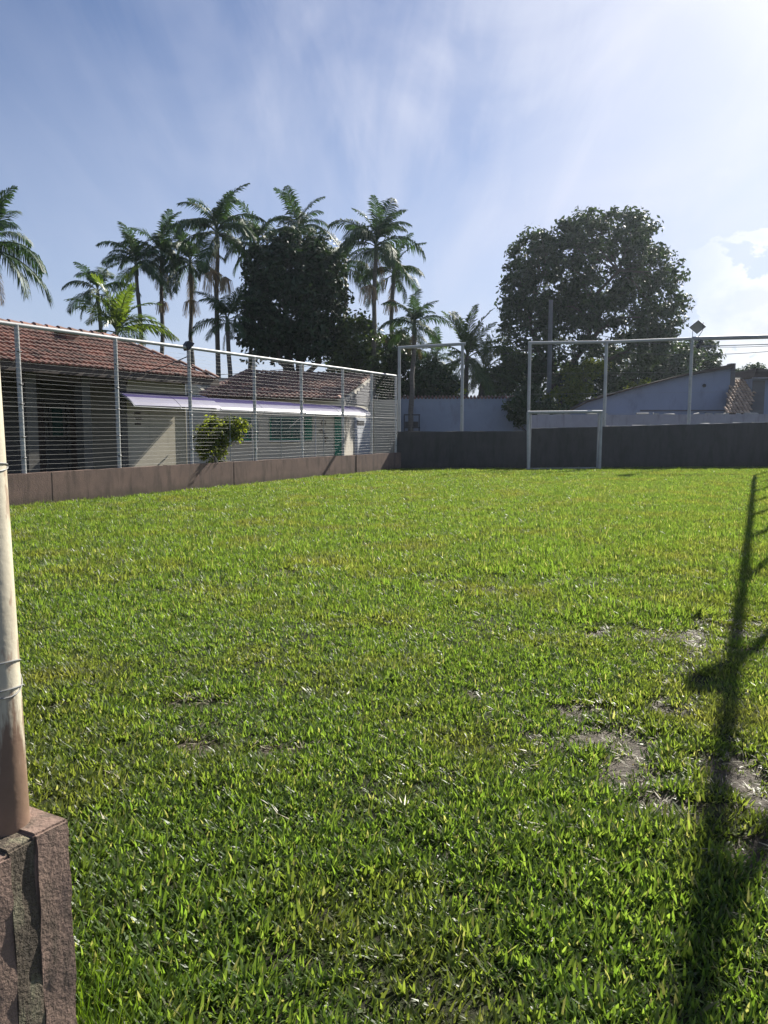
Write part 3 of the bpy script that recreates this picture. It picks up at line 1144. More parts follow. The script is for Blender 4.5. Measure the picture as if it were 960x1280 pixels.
def cap_tiles(mb, a, b, rad=0.1, step=0.36, seed=0):
    """row of ridge caps from a to b"""
    rg = random.Random(seed)
    a, b = Vector(a), Vector(b)
    d = (b - a)
    n = max(1, int(d.length / step))
    d.normalize()
    side = d.cross(UP).normalized()
    up = side.cross(d)
    L = (b - a).length / n
    for i in range(n):
        c0 = a + d * (i * L - 0.03) + up * rg.uniform(0.02, 0.045)
        c1 = a + d * (i * L + L + 0.02) + up * 0.0
        bb = len(mb.v)
        for c, r_ in ((c0, rad * 1.1), (c1, rad * 0.9)):
            for q in range(5):
                an = math.pi * q / 4
                mb.v.append(tuple(c + side * (-math.cos(an) * r_) + up * (math.sin(an) * r_ * 0.8 - 0.03)))
        for q in range(4):
            mb.f.append((bb + q, bb + q + 1, bb + 6 + q, bb + 5 + q))
        mb.f.append((bb, bb + 4, bb + 3, bb + 2, bb + 1))


def house_left():
    h = thing('tiled_house', uv(12, -17.2), 'long low house with red clay roof and dark porch behind the left fence', 'house')
    ve, ze = -14.9, 2.98
    vr, zr = -17.3, 4.11
    ue0, ue1 = 4.0, 17.74
    ur0, ur1 = 4.0, 16.05
    sl = Vector((0, 0, zr - ze)) + V2 * (vr - ve)
    L = sl.length
    s = sl.normalized()
    n = U2.cross(s)
    if n.z < 0:
        n = -n
    O = uv(0, ve, ze)
    # roof slab (under the tiles)
    e0, e1 = uv(ue0, ve, ze), uv(ue1, ve, ze)
    r0, r1 = uv(ur0, vr, zr), uv(ur1, vr, zr)
    b0, b1 = uv(ue0, 2 * vr - ve, ze), uv(ue1, 2 * vr - ve, ze)
    mb = MB()
    dn = UP * -0.10
    mb.poly([e0, e1, r1, r0]).poly([b1, b0, r0, r1]).poly([e1, b1, r1]).poly([e0, r0, b0])
    mb.poly([p + dn for p in (e0, b0, b1, e1)])
    for p, q in ((e0, e1), (e1, b1), (b1, b0), (b0, e0)):
        mb.poly([p, q, q + dn, p + dn])
    roof = mb.build('roof', M['wood'], h)
    mb = MB()

    def lr(t):
        return ue0, ue1 + (ur1 - ue1) * t / L
    tile_rows(mb, O, U2, s, n, lr, L, seed=1)
    # the hip end
    s2 = (uv(ur1, vr, zr) - uv(ue1, vr, ze))
    L2 = s2.length
    s2n = s2.normalized()
    n2 = V2.cross(s2n)
    if n2.z < 0:
        n2 = -n2
    hw = ve - vr
    tile_rows(mb, uv(ue1, vr, ze), V2, s2n, n2, lambda t: (-hw * (1 - t / L2), hw * (1 - t / L2)), L2, seed=2)
    stuff(mb.build('tile', M['tile'], roof)).name = 'tile'
    mb = MB()
    cap_tiles(mb, r0 + UP * .05, r1 + UP * .05, seed=3)
    cap_tiles(mb, r1 + UP * .05, e1 + UP * .05, seed=4)
    stuff(mb.build('ridge_tile', M['tile'], roof))
    # fascia board and rafters ends
    MB().box(uv(ue0, ve + 0.012, ze - 0.20), U2 * (ue1 - ue0), V2 * 0.025, UP * 0.16).build('fascia_board', M['wood'], h)
    for u in np.arange(11.0, 17.6, 0.62):
        MB().box(uv(u, ve - 0.03, ze - 0.18), U2 * 0.07, V2 * -0.55 + UP * 0.2, UP * 0.075).build('rafter', M['wood'], h)
    MB().tube([uv(16.95, -15.25, ze - 0.12), uv(16.95, -15.33, ze - 0.4), uv(16.95, -15.33, 0.0)], 0.035, 8).build('downpipe', M['porch'], h)
    # tan end room
    ua, ub, vw = 14.62, 16.88, -15.38
    MB().box(uv(ua, vw, -0.1), U2 * (ub - ua), V2 * -4.0, UP * (ze - 0.0 + 0.02)).build('end_room_wall', M['beige'], h)
    # porch
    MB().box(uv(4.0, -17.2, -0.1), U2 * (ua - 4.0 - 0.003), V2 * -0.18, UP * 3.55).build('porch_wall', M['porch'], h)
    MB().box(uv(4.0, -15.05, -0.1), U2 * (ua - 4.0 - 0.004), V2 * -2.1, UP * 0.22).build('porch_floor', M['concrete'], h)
    for px, w in ((34, 0.28), (104, 0.26), (152, 0.2)):
        r = ray(px, 530)
        v = -15.25
        rr = r.x / r.y
        u = -v * (.8829 + .4695 * rr) / (.4695 - .8829 * rr)
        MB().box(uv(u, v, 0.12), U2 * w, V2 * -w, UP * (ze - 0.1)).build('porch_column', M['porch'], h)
    MB().box(uv(4.0, -15.27, ze - 0.34), U2 * (ua - 4.0 - 0.01), V2 * -0.14, UP * 0.26).build('porch_beam', M['wood'], h)
    # openings in the porch wall
    for (px0, px1, z0, z1, nm) in ((41, 57, 0.13, 2.25, 'door'), (88, 101, 0.13, 2.2, 'door'), (118, 140, 0.13, 2.3, 'door'), (66, 80, 1.35, 2.1, 'window')):
        v = -17.185

        def u_at(px):
            rr = (px - 480) / 960.0
            return -v * (.8829 + .4695 * rr) / (.4695 - .8829 * rr)
        a, b = u_at(px0), u_at(px1)
        dr = MB().box(uv(a, v + 0.04, z0), U2 * (b - a), V2 * -0.05, UP * (z1 - z0)).build(nm, M['wood'] if nm == 'door' else M['glass'], h)
        mb = MB()
        for x in (a - 0.07, b):
            mb.box(uv(x, v + 0.06, z0), U2 * 0.07, V2 * -0.07, UP * (z1 - z0 + 0.07))
        mb.build('frame', M['porch'], dr)
    # chimney
    c = uv(14.0, -16.48, 3.60)
    a = c - U2 * 0.2
    ch = MB().box(a, U2 * 0.38, V2 * -0.38, UP * 0.38).build('chimney', M['brick'], roof)
    mb = MB()
    mb.box(a - U2 * .05 + V2 * .05 + UP * 0.382, U2 * 0.48, V2 * -0.48, UP * 0.05)
    ch2 = mb.build('chimney_cap', M['wood'], roof)
    # small wall plaque, three dark marks
    pl = thing('wall_plaque', uv(14.95, vw + 0.01, 1.9), 'small dark wall ornament of three pieces on the tan end wall', 'ornament')
    for k in range(3):
        MB().box(uv(14.92 + 0.03 * (k == 1), vw + 0.004, 1.93 - 0.14 * k), U2 * 0.2, V2 * 0.015, UP * 0.05).build('plate', M['wood'], pl)


house_left()


def awning(us, v_in, struts, posts, label):
    a = thing('awning', uv(us[0], v_in + 0.3, 2.1), label, 'awning', 'lilac plastic awnings behind the fence')
    prof = []
    for k in range(8):
        t = k / 7
        an = R(12) + t * R(50)
        prof.append((v_in + 0.74 * (math.sin(an) - math.sin(R(12))) / (math.sin(R(62)) - math.sin(R(12))),
                     2.50 - 0.37 * (1 - (math.cos(an) - math.cos(R(62))) / (math.cos(R(12)) - math.cos(R(62))))))
    for i in range(len(us) - 1):
        u0, u1 = us[i] + 0.012, us[i + 1] - 0.012
        dz = -0.01 * i + [0, .012, -.01, .008, 0][i]
        for lo, hi, mat, nm in ((0, 4, 'awning', 'panel'), (4, 7, 'awning_glare', 'glare_panel')):  # lower part of each sheet coloured pale as glare
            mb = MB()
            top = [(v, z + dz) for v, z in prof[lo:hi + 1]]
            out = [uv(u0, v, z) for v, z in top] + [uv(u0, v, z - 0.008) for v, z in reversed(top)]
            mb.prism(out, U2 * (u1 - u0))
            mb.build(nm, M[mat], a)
    for u in us:
        mb = MB()
        mb.tube([uv(u, v, z - 0.03) for v, z in prof], 0.016, 6)
        mb.build('rib', M['dark_pipe'], a)
    for u in struts:
        MB().tube([uv(u, v_in + 0.02, 1.6), uv(u, v_in + 0.67, 2.08)], 0.018, 6).build('strut', M['white'], a)
    MB().tube([uv(us[0], v_in + 0.72, 2.10), uv(us[-1], v_in + 0.72, 2.06)], 0.018, 6).build('front_bar', M['white'], a)
    for u in posts:
        MB().tube([uv(u, v_in + 0.6, 0), uv(u, v_in + 0.6, 2.09)], 0.025, 8).build('post', M['dark_pipe'], a)


awning([14.05, 15.7, 17.35], -15.22, (17.2,), (), 'short lilac plastic awning with painted pale glare along its front edge over the tan end wall')
awning([18.05, 20.4, 22.8, 25.2, 27.6], -15.97, (20.4, 22.8), (19.9, 23.6), 'long lilac plastic awning with painted pale glare along its front edge before the small beige house')


def house_mid():
    Lp, Q, Rr = at(251, 500, 28.7), at(430, 500, 31.0), at(466, 500, 36.0)
    L0, Q0, R0 = Vector((Lp.x, Lp.y, 0)), Vector((Q.x, Q.y, 0)), Vector((Rr.x, Rr.y, 0))
    h = thing('tiled_house', (L0 + Q0) / 2, 'small beige house with brown clay roof and green shutters behind the fence', 'house')
    fd = (Q0 - L0).normalized()
    fn = Vector((fd.y, -fd.x, 0))
    sd = (R0 - Q0).normalized()
    sn = Vector((sd.y, -sd.x, 0))
    ze = 2.74
    back = Vector((-fd.y, fd.x, 0)) * 4.2
    RZ = 4.03
    # walls
    mb = MB()
    L1 = L0 + fd * 0.35
    mb.prism([L1 + UP * -0.1, Q0 + UP * -0.1, Q0 + UP * (ze + 0.1), L1 + UP * (ze + 0.1)], -fn * 0.18)
    mb.build('front_wall', M['cream'], h)
    mb = MB()
    mb.prism([Q0 + sd * 0.004 - UP * 0.1, R0 - UP * 0.1, R0 + UP * (RZ - 0.06), Q0 + sd * 0.004 + UP * (ze - 0.02)], -sn * 0.18)
    mb.build('gable_wall', M['gable'], h)
    bk = R0 + Vector((-fd.x, -fd.y, 0)) * 8.5
    mb = MB()
    mb.prism([R0 - UP * 0.1 - fd * 0.3, bk - UP * .1, bk + UP * (RZ - 0.3), R0 - fd * 0.3 + UP * (RZ - 0.3)], -fn * 0.15)
    mb.build('back_wall', M['beige'], h)
    mb = MB()
    mb.prism([L1 - UP * 0.1, bk - UP * 0.1, bk + UP * (RZ - .3), L1 + UP * ze], fd * 0.15)
    mb.build('side_wall', M['beige'], h)
    # roof plane: eave over front wall, ridge at back
    E0, E1 = at(248, 497, 28.2), at(422, 499.5, 30.5)
    E0.z = E1.z = ze
    G1 = at(471, 465.5, 35.9)
    G0 = at(303, 471.5, 34.7)
    G0.z = G1.z = RZ
    e = (E1 - E0).normalized()
    mid_s = ((G0 + G1) / 2 - (E0 + E1) / 2)
    s = (mid_s - e * mid_s.dot(e))
    Ls = s.length
    s.normalize()
    n = e.cross(s)
    if n.z < 0:
        n = -n
    # keep the ridge in the same plane as the eave
    def inplane(P):
        d = P - E0
        return d.dot(e), d.dot(s)
    g0, g1, e1x = inplane(G0), inplane(G1), (E1 - E0).length
    Lr = (g0[1] + g1[1]) / 2
    PG0 = E0 + e * g0[0] + s * Lr
    PG1 = E0 + e * g1[0] + s * Lr
    mb = MB()
    mb.prism([E0, E1, PG1, PG0], n * -0.08)
    bs = Vector((s.x, s.y, 0)).normalized() * 2.5 - UP * 1.0
    mb.prism([PG0, PG1, PG1 + bs, PG0 - e * 1.0 + bs], n * -0.08)
    mb.prism([E0, PG0, PG0 - e * 1.0 + bs], UP * -0.08)
    roof = mb.build('roof', M['wood'], h)
    mb = MB()
    tile_rows(mb, E0, e, s, n, lambda t: (g0[0] * t / Lr, e1x + (g1[0] - e1x) * t / Lr), Lr, seed=5, wid=0.20, step=0.30, rad=0.082)
    stuff(mb.build('tile', M['tile2'], roof))
    mb = MB()
    cap_tiles(mb, PG0 + n * .05, PG1 + n * .05, seed=6)
    cap_tiles(mb, PG0 + n * .05, E0 + n * .05, seed=7)
    cap_tiles(mb, E1 + n * .04, PG1 + n * .04, rad=0.11, seed=8)
    stuff(mb.build('ridge_tile', M['tile2'], roof))
    # boarding in the upper gable
    k = 9
    for i in range(k):
        z0 = 2.60 + i * 0.15
        t0 = max(0.02, (z0 + 0.15 - ze) / (RZ - ze) + 0.06)
        if t0 > 0.9:
            break
        p = Q0.lerp(R0, t0)
        q = Q0.lerp(R0, min(0.96, t0 + 0.9))
        MB().box(p + sn * 0.004 + UP * z0, q - p, sn * 0.02, UP * 0.138).build('gable_board', M['siding'], h)
    # garage panel on the gable side
    a, b = Q0.lerp(R0, 0.30), Q0.lerp(R0, 0.93)
    gp = MB().box(a + sn * 0.003 + UP * 0.0, b - a, sn * 0.03, UP * 2.05).build('garage_door', M['garage'], h)
    for i in range(9):
        MB().box(a + sn * 0.035 + UP * (0.08 + i * 0.218), b - a, sn * 0.012, UP * 0.19).build('slat', M['garage'], gp)
    MB().box(a + (b - a) * 0.12 + sn * 0.05 + UP * 1.72, (b - a) * 0.4, sn * 0.01, UP * 0.2).build('vent', M['black'], gp)
    # front: sight line to position along the front wall

    def fpt(px):
        r = ray(px, 530)
        a = L0
        kk = (a.x * fd.y - a.y * fd.x) / (r.x * fd.y - r.y * fd.x)
        return (Vector((r.x * kk, r.y * kk, 0)) - L0).dot(fd)

    def wfront(px0, px1, z0, z1, name, panes, mat_frame):
        s0, s1 = fpt(px0), fpt(px1)
        O = L0 + fd * s0
        w = s1 - s0
        t = 0.06
        mb = MB()
        mb.box(O + fn * 0.002 + UP * z0, fd * w, fn * 0.05, UP * t)
        mb.box(O + fn * 0.002 + UP * (z1 - t), fd * w, fn * 0.05, UP * t)
        mb.box(O + fn * 0.002 + UP * (z0 + t), fd * t, fn * 0.05, UP * (z1 - z0 - 2 * t))
        mb.box(O + fn * 0.002 + fd * (w - t) + UP * (z0 + t), fd * t, fn * 0.05, UP * (z1 - z0 - 2 * t))
        fr = mb.build(name, mat_frame, h)
        pw = (w - 2 * t) / panes
        for i in range(panes):
            MB().box(O + fd * (t + i * pw + 0.012) + fn * 0.01 + UP * (z0 + t + 0.004), fd * (pw - 0.024), fn * 0.012, UP * (z1 - z0 - 2 * t - 0.008)).build('pane', M['glass'], fr)
            if i:
                MB().box(O + fd * (t + i * pw - 0.018) + fn * 0.012 + UP * (z0 + t + 0.003), fd * 0.036, fn * 0.03, UP * (z1 - z0 - 2 * t - 0.006)).build('mullion', mat_frame, fr)
        MB().box(O - fd * 0.04 + fn * 0.003 + UP * (z0 - 0.06), fd * (w + 0.08), fn * 0.08, UP * 0.055).build('sill', M['white'], fr)
    wfront(286, 321, 1.12, 2.0, 'window', 3, M['green'])
    wfront(337, 379, 1.12, 2.0, 'window', 3, M['green'])
    for (a, b) in ((380.5, 389.5),):
        s0, s1 = fpt(a), fpt(b)
        sh = MB().box(L0 + fd * s0 + fn * 0.003 + UP * 1.1, fd * (s1 - s0), fn * 0.04, UP * 0.92).build('shutter', M['green'], h)
        for i in range(8):
            MB().box(L0 + fd * (s0 + 0.04) + fn * 0.045 + UP * (1.14 + i * 0.107), fd * (s1 - s0 - 0.08), fn * 0.012, UP * 0.08).build('slat', M['green'], sh)
    s0, s1 = fpt(418), fpt(429)
    d = MB().box(L0 + fd * s0 + fn * 0.003 + UP * 0.05, fd * (s1 - s0), fn * 0.05, UP * 2.0).build('door', M['green'], h)
    MB().box(L0 + fd * (s1 - 0.07) + fn * 0.055 + UP * 1.0, fd * 0.04, fn * 0.05, UP * 0.03).build('handle', M['black'], d)
    # ornaments on the wall
    o = thing('wall_ornament', L0 + fd * fpt(404) + fn * 0.02 + UP * 1.78, 'small square framed tile on the beige wall beside the green door', 'ornament')
    c = L0 + fd * (fpt(404) - 0.1) + fn * 0.004 + UP * 1.7
    mb = MB()
    mb.box(c, fd * 0.2, fn * 0.02, UP * 0.035).box(c + UP * 0.165, fd * 0.2, fn * 0.02, UP * 0.035)
    mb.box(c + UP * 0.0351, fd * 0.035, fn * 0.02, UP * 0.1298).box(c + fd * 0.165 + UP * 0.0351, fd * 0.035, fn * 0.02, UP * 0.1298)
    mb.build('frame', M['wood'], o)
    MB().box(c + fd * 0.036 + UP * 0.036, fd * 0.128, fn * 0.012, UP * 0.128).build('tile', M['beige'], o)
    g = L0 + fd * fpt(402) + fn * 0.03
    pts = [g + UP * 1.47 - fd * 0.12, g + UP * 1.52 - fd * 0.02, g + UP * 1.45 + fd * 0.06, g + UP * 1.33 + fd * 0.1, g + UP * 1.22 + fd * 0.14, g + UP * 1.10 + fd * 0.13, g + UP * 0.98 + fd * 0.16]
    mb = MB()
    mb.tube(pts, [0.028, 0.04, 0.03, 0.035, 0.03, 0.02, 0.008], 8)
    for (i, sgn) in ((2, 1), (2, -1), (4, 1), (4, -1)):
        mb.tube([pts[i], pts[i] + fd * 0.09 * sgn + UP * 0.03, pts[i] + fd * 0.12 * sgn - UP * 0.02], [0.015, 0.012, 0.006], 6)
    tag(mb.build('lizard_ornament', M['wood'], None, True), 'dark lizard-shaped ornament on the beige wall below the square tile', 'ornament')


house_mid()


# ------------------------------------------------------------------ buildings and walls beyond the far wall
def simple_wall(name, p, q, thick, z0, z1a, z1b, mat, label, jag=0.006, coping=None, seed=3):
    p, q = Vector((p.x, p.y, 0)), Vector((q.x, q.y, 0))
    d = (q - p).normalized()
    nrm = Vector((-d.y, d.x, 0))
    w = thing(name, (p + q) / 2, label, 'wall')
    mb = MB()
    rough_wall(mb, p, q, nrm * thick, z0, z1a, z1b, 0.4, jag, seed)
    mb.build('wall_face', mat, w)
    if coping == 'tile':
        mb = MB()
        L = (q - p).length
        rg = random.Random(seed)
        s = 0.05
        while s < L - 0.1:
            t = s / L
            c = p + d * s + nrm * (thick / 2) + UP * (z1a + (z1b - z1a) * t + 0.01)
            mb.tube([c - nrm * (thick * 0.8) - UP * 0.03, c + UP * rg.uniform(0.03, 0.06), c + nrm * (thick * 0.8) - UP * 0.03], 0.06, 6)
            s += 0.17
        stuff(mb.build('coping_tile', M['tile2'], w))
    elif coping == 'crumbs':
        mb = MB()
        L = (q - p).length
        rg = random.Random(seed)
        s = 0.1
        while s < L - 0.3:
            l = rg.uniform(0.15, 0.7)
            if rg.random() < 0.55:
                t = s / L
                c = p + d * s + nrm * 0.01 + UP * (z1a + (z1b - z1a) * t)
                b4 = [c, c + d * l, c + d * l + nrm * (thick - 0.03), c + nrm * (thick - 0.03)]
                mb.hexa(b4, [x + UP * rg.uniform(0.02, 0.09) for x in b4])
            s += l + rg.uniform(0.05, 0.4)
        stuff(mb.build('mortar', M['mortar'], w))
    return w


simple_wall('garden_wall', at(467.5, 520, 36.1), at(499, 520, 36.6), 0.16, -0.1, 2.93, 2.95, M['beige'],
            'short beige wall with dark damp stain between the small house and the far corner')
bw = simple_wall('garden_wall', at(499.5, 520, 36.9), at(676, 520, 37.4), 0.18, -0.1, 3.05, 3.08, M['wall_blue'],
                 'plain blue-grey wall below the coconut palm, behind the dark far wall', coping='tile', seed=6)
simple_wall('garden_wall', at(660, 520, 35.2), at(975, 520, 36.2), 0.16, -0.1, 2.20, 2.26, M['plaster'],
            'long pale lilac plaster wall with crumbling top, in front of the blue shed', coping='crumbs', seed=8)


def small_store():
    c = at(505, 520, 35.9)
    t = thing('storage_rack', Vector((c.x, c.y, 0)), 'dark shelf unit against the blue-grey wall near the left pipe frame', 'rack')
    b = Vector((c.x, c.y, 0))
    w = 0.75
    for k, z in enumerate((1.0, 1.6, 2.2)):
        MB().box(b + UP * z, Vector((w, 0, 0)), Vector((0, 0.45, 0)), UP * 0.05).build('shelf', M['black'], t)
    for x in (0, w - 0.05):
        MB().box(b + Vector((x, 0.452, 0)), Vector((0.05, 0, 0)), Vector((0, 0.05, 0)), UP * 2.25).build('upright', M['black'], t)
    for k, z in enumerate((1.053, 1.653)):
        MB().box(b + Vector((0.06, 0.06, z)), Vector((0.6, 0, 0)), Vector((0, 0.36, 0)), UP * (0.42 - 0.16 * k)).build('drawer', M['wall_dark'], t)


small_store()


def shed():
    Y = 39.0
    prof = [(694, 524), (732, 504), (790, 487), (856, 470), (914, 460.5)]
    top = [at(px, py, Y) for px, py in prof]
    s = thing('blue_shed', at(810, 520, Y + 3) * 1.0 - UP * at(810, 520, Y + 3).z, 'blue rendered shed with a slanting dark roof edge beyond the far wall', 'shed')
    base = [Vector((top[-1].x, Y, 0)), Vector((top[0].x, Y, 0))]
    MB().prism(top + base, Vector((0.8, 7.5, 0))).build('gable_wall', M['shed_blue'], s)
    # roof slab over the slanting top
    mb = MB()
    a = [p + UP * 0.02 + Vector((0, -0.35, 0)) for p in top]
    b = [p + UP * 0.11 + Vector((0, -0.35, 0)) for p in top]
    b[-1] = b[-1] + UP * 0.10
    mb.prism(a + b[::-1], Vector((0.8, 8.2, 0)))
    mb.build('roof', M['wood'], s)
    # bricks showing at the broken peak and a ledge line
    MB().box(Vector((top[-1].x - 0.02, Y - 0.04, 2.0)), Vector((0.22, 0, 0)), Vector((0, 0.5, 0)), UP * (top[-1].z - 2.0 + 0.25)).build('corner_pier', M['siding'], s)
    p = at(800, 514, Y)
    MB().box(Vector((p.x, Y - 0.045, p.z)), Vector((4.3, 0, 0)), Vector((0, 0.043, 0)), UP * 0.07).build('ledge', M['siding'], s)
    q = at(880, 482, Y)
    MB().tube([Vector((q.x, Y - 0.06, q.z)), Vector((q.x, Y + 0.05, q.z))], 0.09, 10).build('vent', M['black'], s)
    # tiled strip
    t = thing('tiled_roof', at(925, 515, 37.2), 'narrow steep strip of sun-bleached roof tiles right of the blue shed', 'roof')
    O = at(905.5, 516, 37.2)
    e = Vector((1, 0, 0))
    topc = at(914, 472, 39.6)
    wd = at(938, 516, 37.2).x - O.x
    sv = topc - O
    Ls = sv.length
    shift = sv.x
    s2 = Vector((0, sv.y, sv.z)).normalized()
    Ls = (sv.y ** 2 + sv.z ** 2) ** 0.5
    n = e.cross(s2)
    if n.z < 0:
        n = -n
    mb = MB()
    mb.prism([O, O + e * wd, O + e * (wd + shift) + s2 * Ls, O + e * shift + s2 * Ls], n * -0.1)
    rf = mb.build('roof', M['wood'], t)
    mb = MB()
    tile_rows(mb, O, e, s2, n, lambda x: (shift * x / Ls, wd + shift * x / Ls), Ls, wid=0.168, step=0.235, rad=0.072, seed=9)
    stuff(mb.build('tile', M['tile3'], rf))
    MB().box(O + Vector((0, 0.1, -O.z)), e * wd, Vector((0, 2.5, 0)), UP * (O.z - 0.15)).build('wall', M['plaster'], t)
    # house at the right edge
    hs = thing('grey_house', at(955, 520, 37.6) - UP * at(955, 520, 37.6).z, 'grey house with dark pitched roof cut by the right edge, beside the tiled strip', 'house')
    p0 = at(938.5, 515, 38.6)
    zt = at(944, 473, 38.6).z
    MB().box(Vector((p0.x, p0.y, -0.1)), Vector((7, 0, 0)), Vector((0, 5, 0)), UP * (zt + 0.1)).build('wall', M['shed_blue'], hs)
    MB().box(Vector((p0.x + 0.004, p0.y - 0.03, 1.0)), Vector((0.62, 0, 0)), Vector((0, 0.028, 0)), UP * (zt - 1.1)).build('dark_wall_strip', M['siding'], hs)  # darker strip at the left end of the wall
    q = [at(945.5, 460, 38.2), at(1010, 466, 38.2), at(1010, 472, 38.2), at(942, 472, 38.2)]
    MB().prism(q, Vector((0.6, 6, 0))).build('roof', M['wood'], hs)
    e = at(941, 471.5, 38.1)
    MB().box(Vector((e.x, 38.08, e.z - 0.06)), Vector((4, 0, 0)), Vector((0, 0.1, 0)), UP * 0.05).build('eave_board', M['plaster'], hs)


shed()


def utility():
    b = at(685, 540, 43)
    z = at(685, 375, 43).z
    p = thing('utility_pole', Vector((b.x, b.y, 0)), 'tall pale concrete utility pole in front of the big round tree', 'pole')
    MB().tube([Vector((b.x, b.y, -0.2)), Vector((b.x, b.y, z))], [0.155, 0.11], 12).build('shaft', M['concrete'], p, True)
    MB().tube([Vector((b.x, b.y, z - 2.2)), Vector((b.x + 0.5, b.y - 0.1, z - 2.6)), Vector((b.x + 1.5, b.y - 0.2, z - 2.9))], 0.03, 6).build('lamp_arm', M['concrete'], p)

    def cable(a, c, sag, label, r=0.016):
        pts = []
        for k in range(17):
            t = k / 16
            q = Vector(a).lerp(Vector(c), t)
            q.z -= sag * 4 * t * (1 - t)
            pts.append(q)
        tag(MB().tube(pts, r, 5).build('overhead_cable', M['cable']), label, 'cable', 'overhead cables')
    top = Vector((b.x, b.y, z))
    cable(top + Vector((-0.6, -.12, -1.5)), at(395, 440, 52), 0.5, 'highest overhead cable left of the utility pole, crossing above the coconut palm')
    cable(top + Vector((0, -.15, -2.4)), at(400, 452, 52), 0.6, 'lower overhead cable left of the utility pole, crossing the coconut palm fronds')
    cable(top + Vector((0.6, -.12, -1.5)), at(1010, 428, 46), 0.6, 'upper overhead cable right of the utility pole, below the pipe frame')
    cable(top + Vector((0, -.15, -2.4)), at(1010, 434, 46), 0.5, 'lower overhead cable right of the utility pole, just above the shed roof')
    cable(at(150, 470, 40), at(420, 452, 48), 0.3, 'thin overhead cable between the palm trunks above the small house roof')


utility()


# ------------------------------------------------------------------ palms
def frond_mesh(name, L, a0, a1, pairs, leaf, droop, width, mat, seed, fan=0.7, twist=0.45):
    """pinnate frond growing along +X; a0/a1 elevation of the midrib at base and tip (degrees)"""
    rg = random.Random(seed)
    pts, dirs = [], []
    p = Vector((0, 0, 0))
    N = 14
    for i in range(N + 1):
        t = i / N
        a = R(a0 + (a1 - a0) * t ** 1.1)
        d = Vector((math.cos(a), 0, math.sin(a)))
        pts.append(p.copy())
        dirs.append(d)
        p = p + d * (L / N)
    V, Fc = [], []
    mb = MB()
    mb.tube(pts, [0.022 * L / 2.2 * (1 - 0.8 * i / N) + 0.004 for i in range(N + 1)], 5)
    V, Fc = list(mb.v), list(mb.f)
    for k in range(pairs):
        t = 0.14 + 0.85 * k / (pairs - 1)
        i = min(int(t * N), N - 1)
        fr = t * N - i
        q = pts[i].lerp(pts[i + 1], fr)
        d = dirs[i]
        up = Vector((-d.z, 0, d.x))
        prof = (math.sin(math.pi * min(1, 0.18 + 0.80 * t))) ** 0.65
        for sgn in (-1, 1):
            l = leaf * prof * rg.uniform(0.68, 1.15)
            side = Vector((0, sgn, 0))
            f = fan + 0.5 * t + rg.uniform(-.16, .16)
            dv = (side * 1.0 + d * f + up * rg.uniform(0.05, twist)).normalized()
            m1 = q + dv * l * 0.5 - UP * droop * l * 0.22
            m2 = q + dv * l * (1 - 0.25 * droop) - UP * droop * l * 0.75
            wv = d * width * rg.uniform(0.8, 1.2) * 0.5
            b = len(V)
            V += [tuple(q - wv * 0.5), tuple(q + wv * 0.5), tuple(m1 + wv), tuple(m1 - wv), tuple(m2)]
            Fc += [(b, b + 1, b + 2, b + 3), (b + 3, b + 2, b + 4)]
    me = bpy.data.meshes.new(name)
    me.from_pydata(V, [], Fc)
    me.update()
    me.materials.append(mat)
    return me


KING = [frond_mesh('king_frond', 2.3, a0, a1, 46, 0.74, dr, 0.056, M['palm'], sd) for a0, a1, dr, sd in
        ((82, 15, 0.5, 1), (64, -35, 0.75, 2), (45, -62, 0.9, 3), (20, -75, 1.0, 4), (-15, -85, 1.0, 5))]
M['dead'] = leaf_mat('dead_palm_leaf', (0.16, 0.115, 0.065), (0.22, 0.16, 0.09), 0.25, 0.6, spec=0.2)
DEAD = frond_mesh('dead_frond', 1.9, -62, -88, 30, 0.5, 1.0, 0.045, M['dead'], 77)
COCO = [frond_mesh('coconut_frond', 2.6, a0, a1, 40, 0.66, dr, 0.065, M['coco'], sd) for a0, a1, dr, sd in
        ((78, 35, 0.3, 11), (52, -5, 0.6, 12), (25, -40, 0.95, 13), (-5, -60, 1.0, 14), (-30, -75, 1.0, 15))]
ARECA = [frond_mesh('areca_frond', 2.2, a0, a1, 36, 0.62, dr, 0.06, M['palm_yellow'], sd, fan=0.9, twist=0.6) for a0, a1, dr, sd in
         ((84, 40, 0.2, 21), (66, -10, 0.4, 22), (48, -40, 0.6, 23), (25, -55, 0.8, 24))]


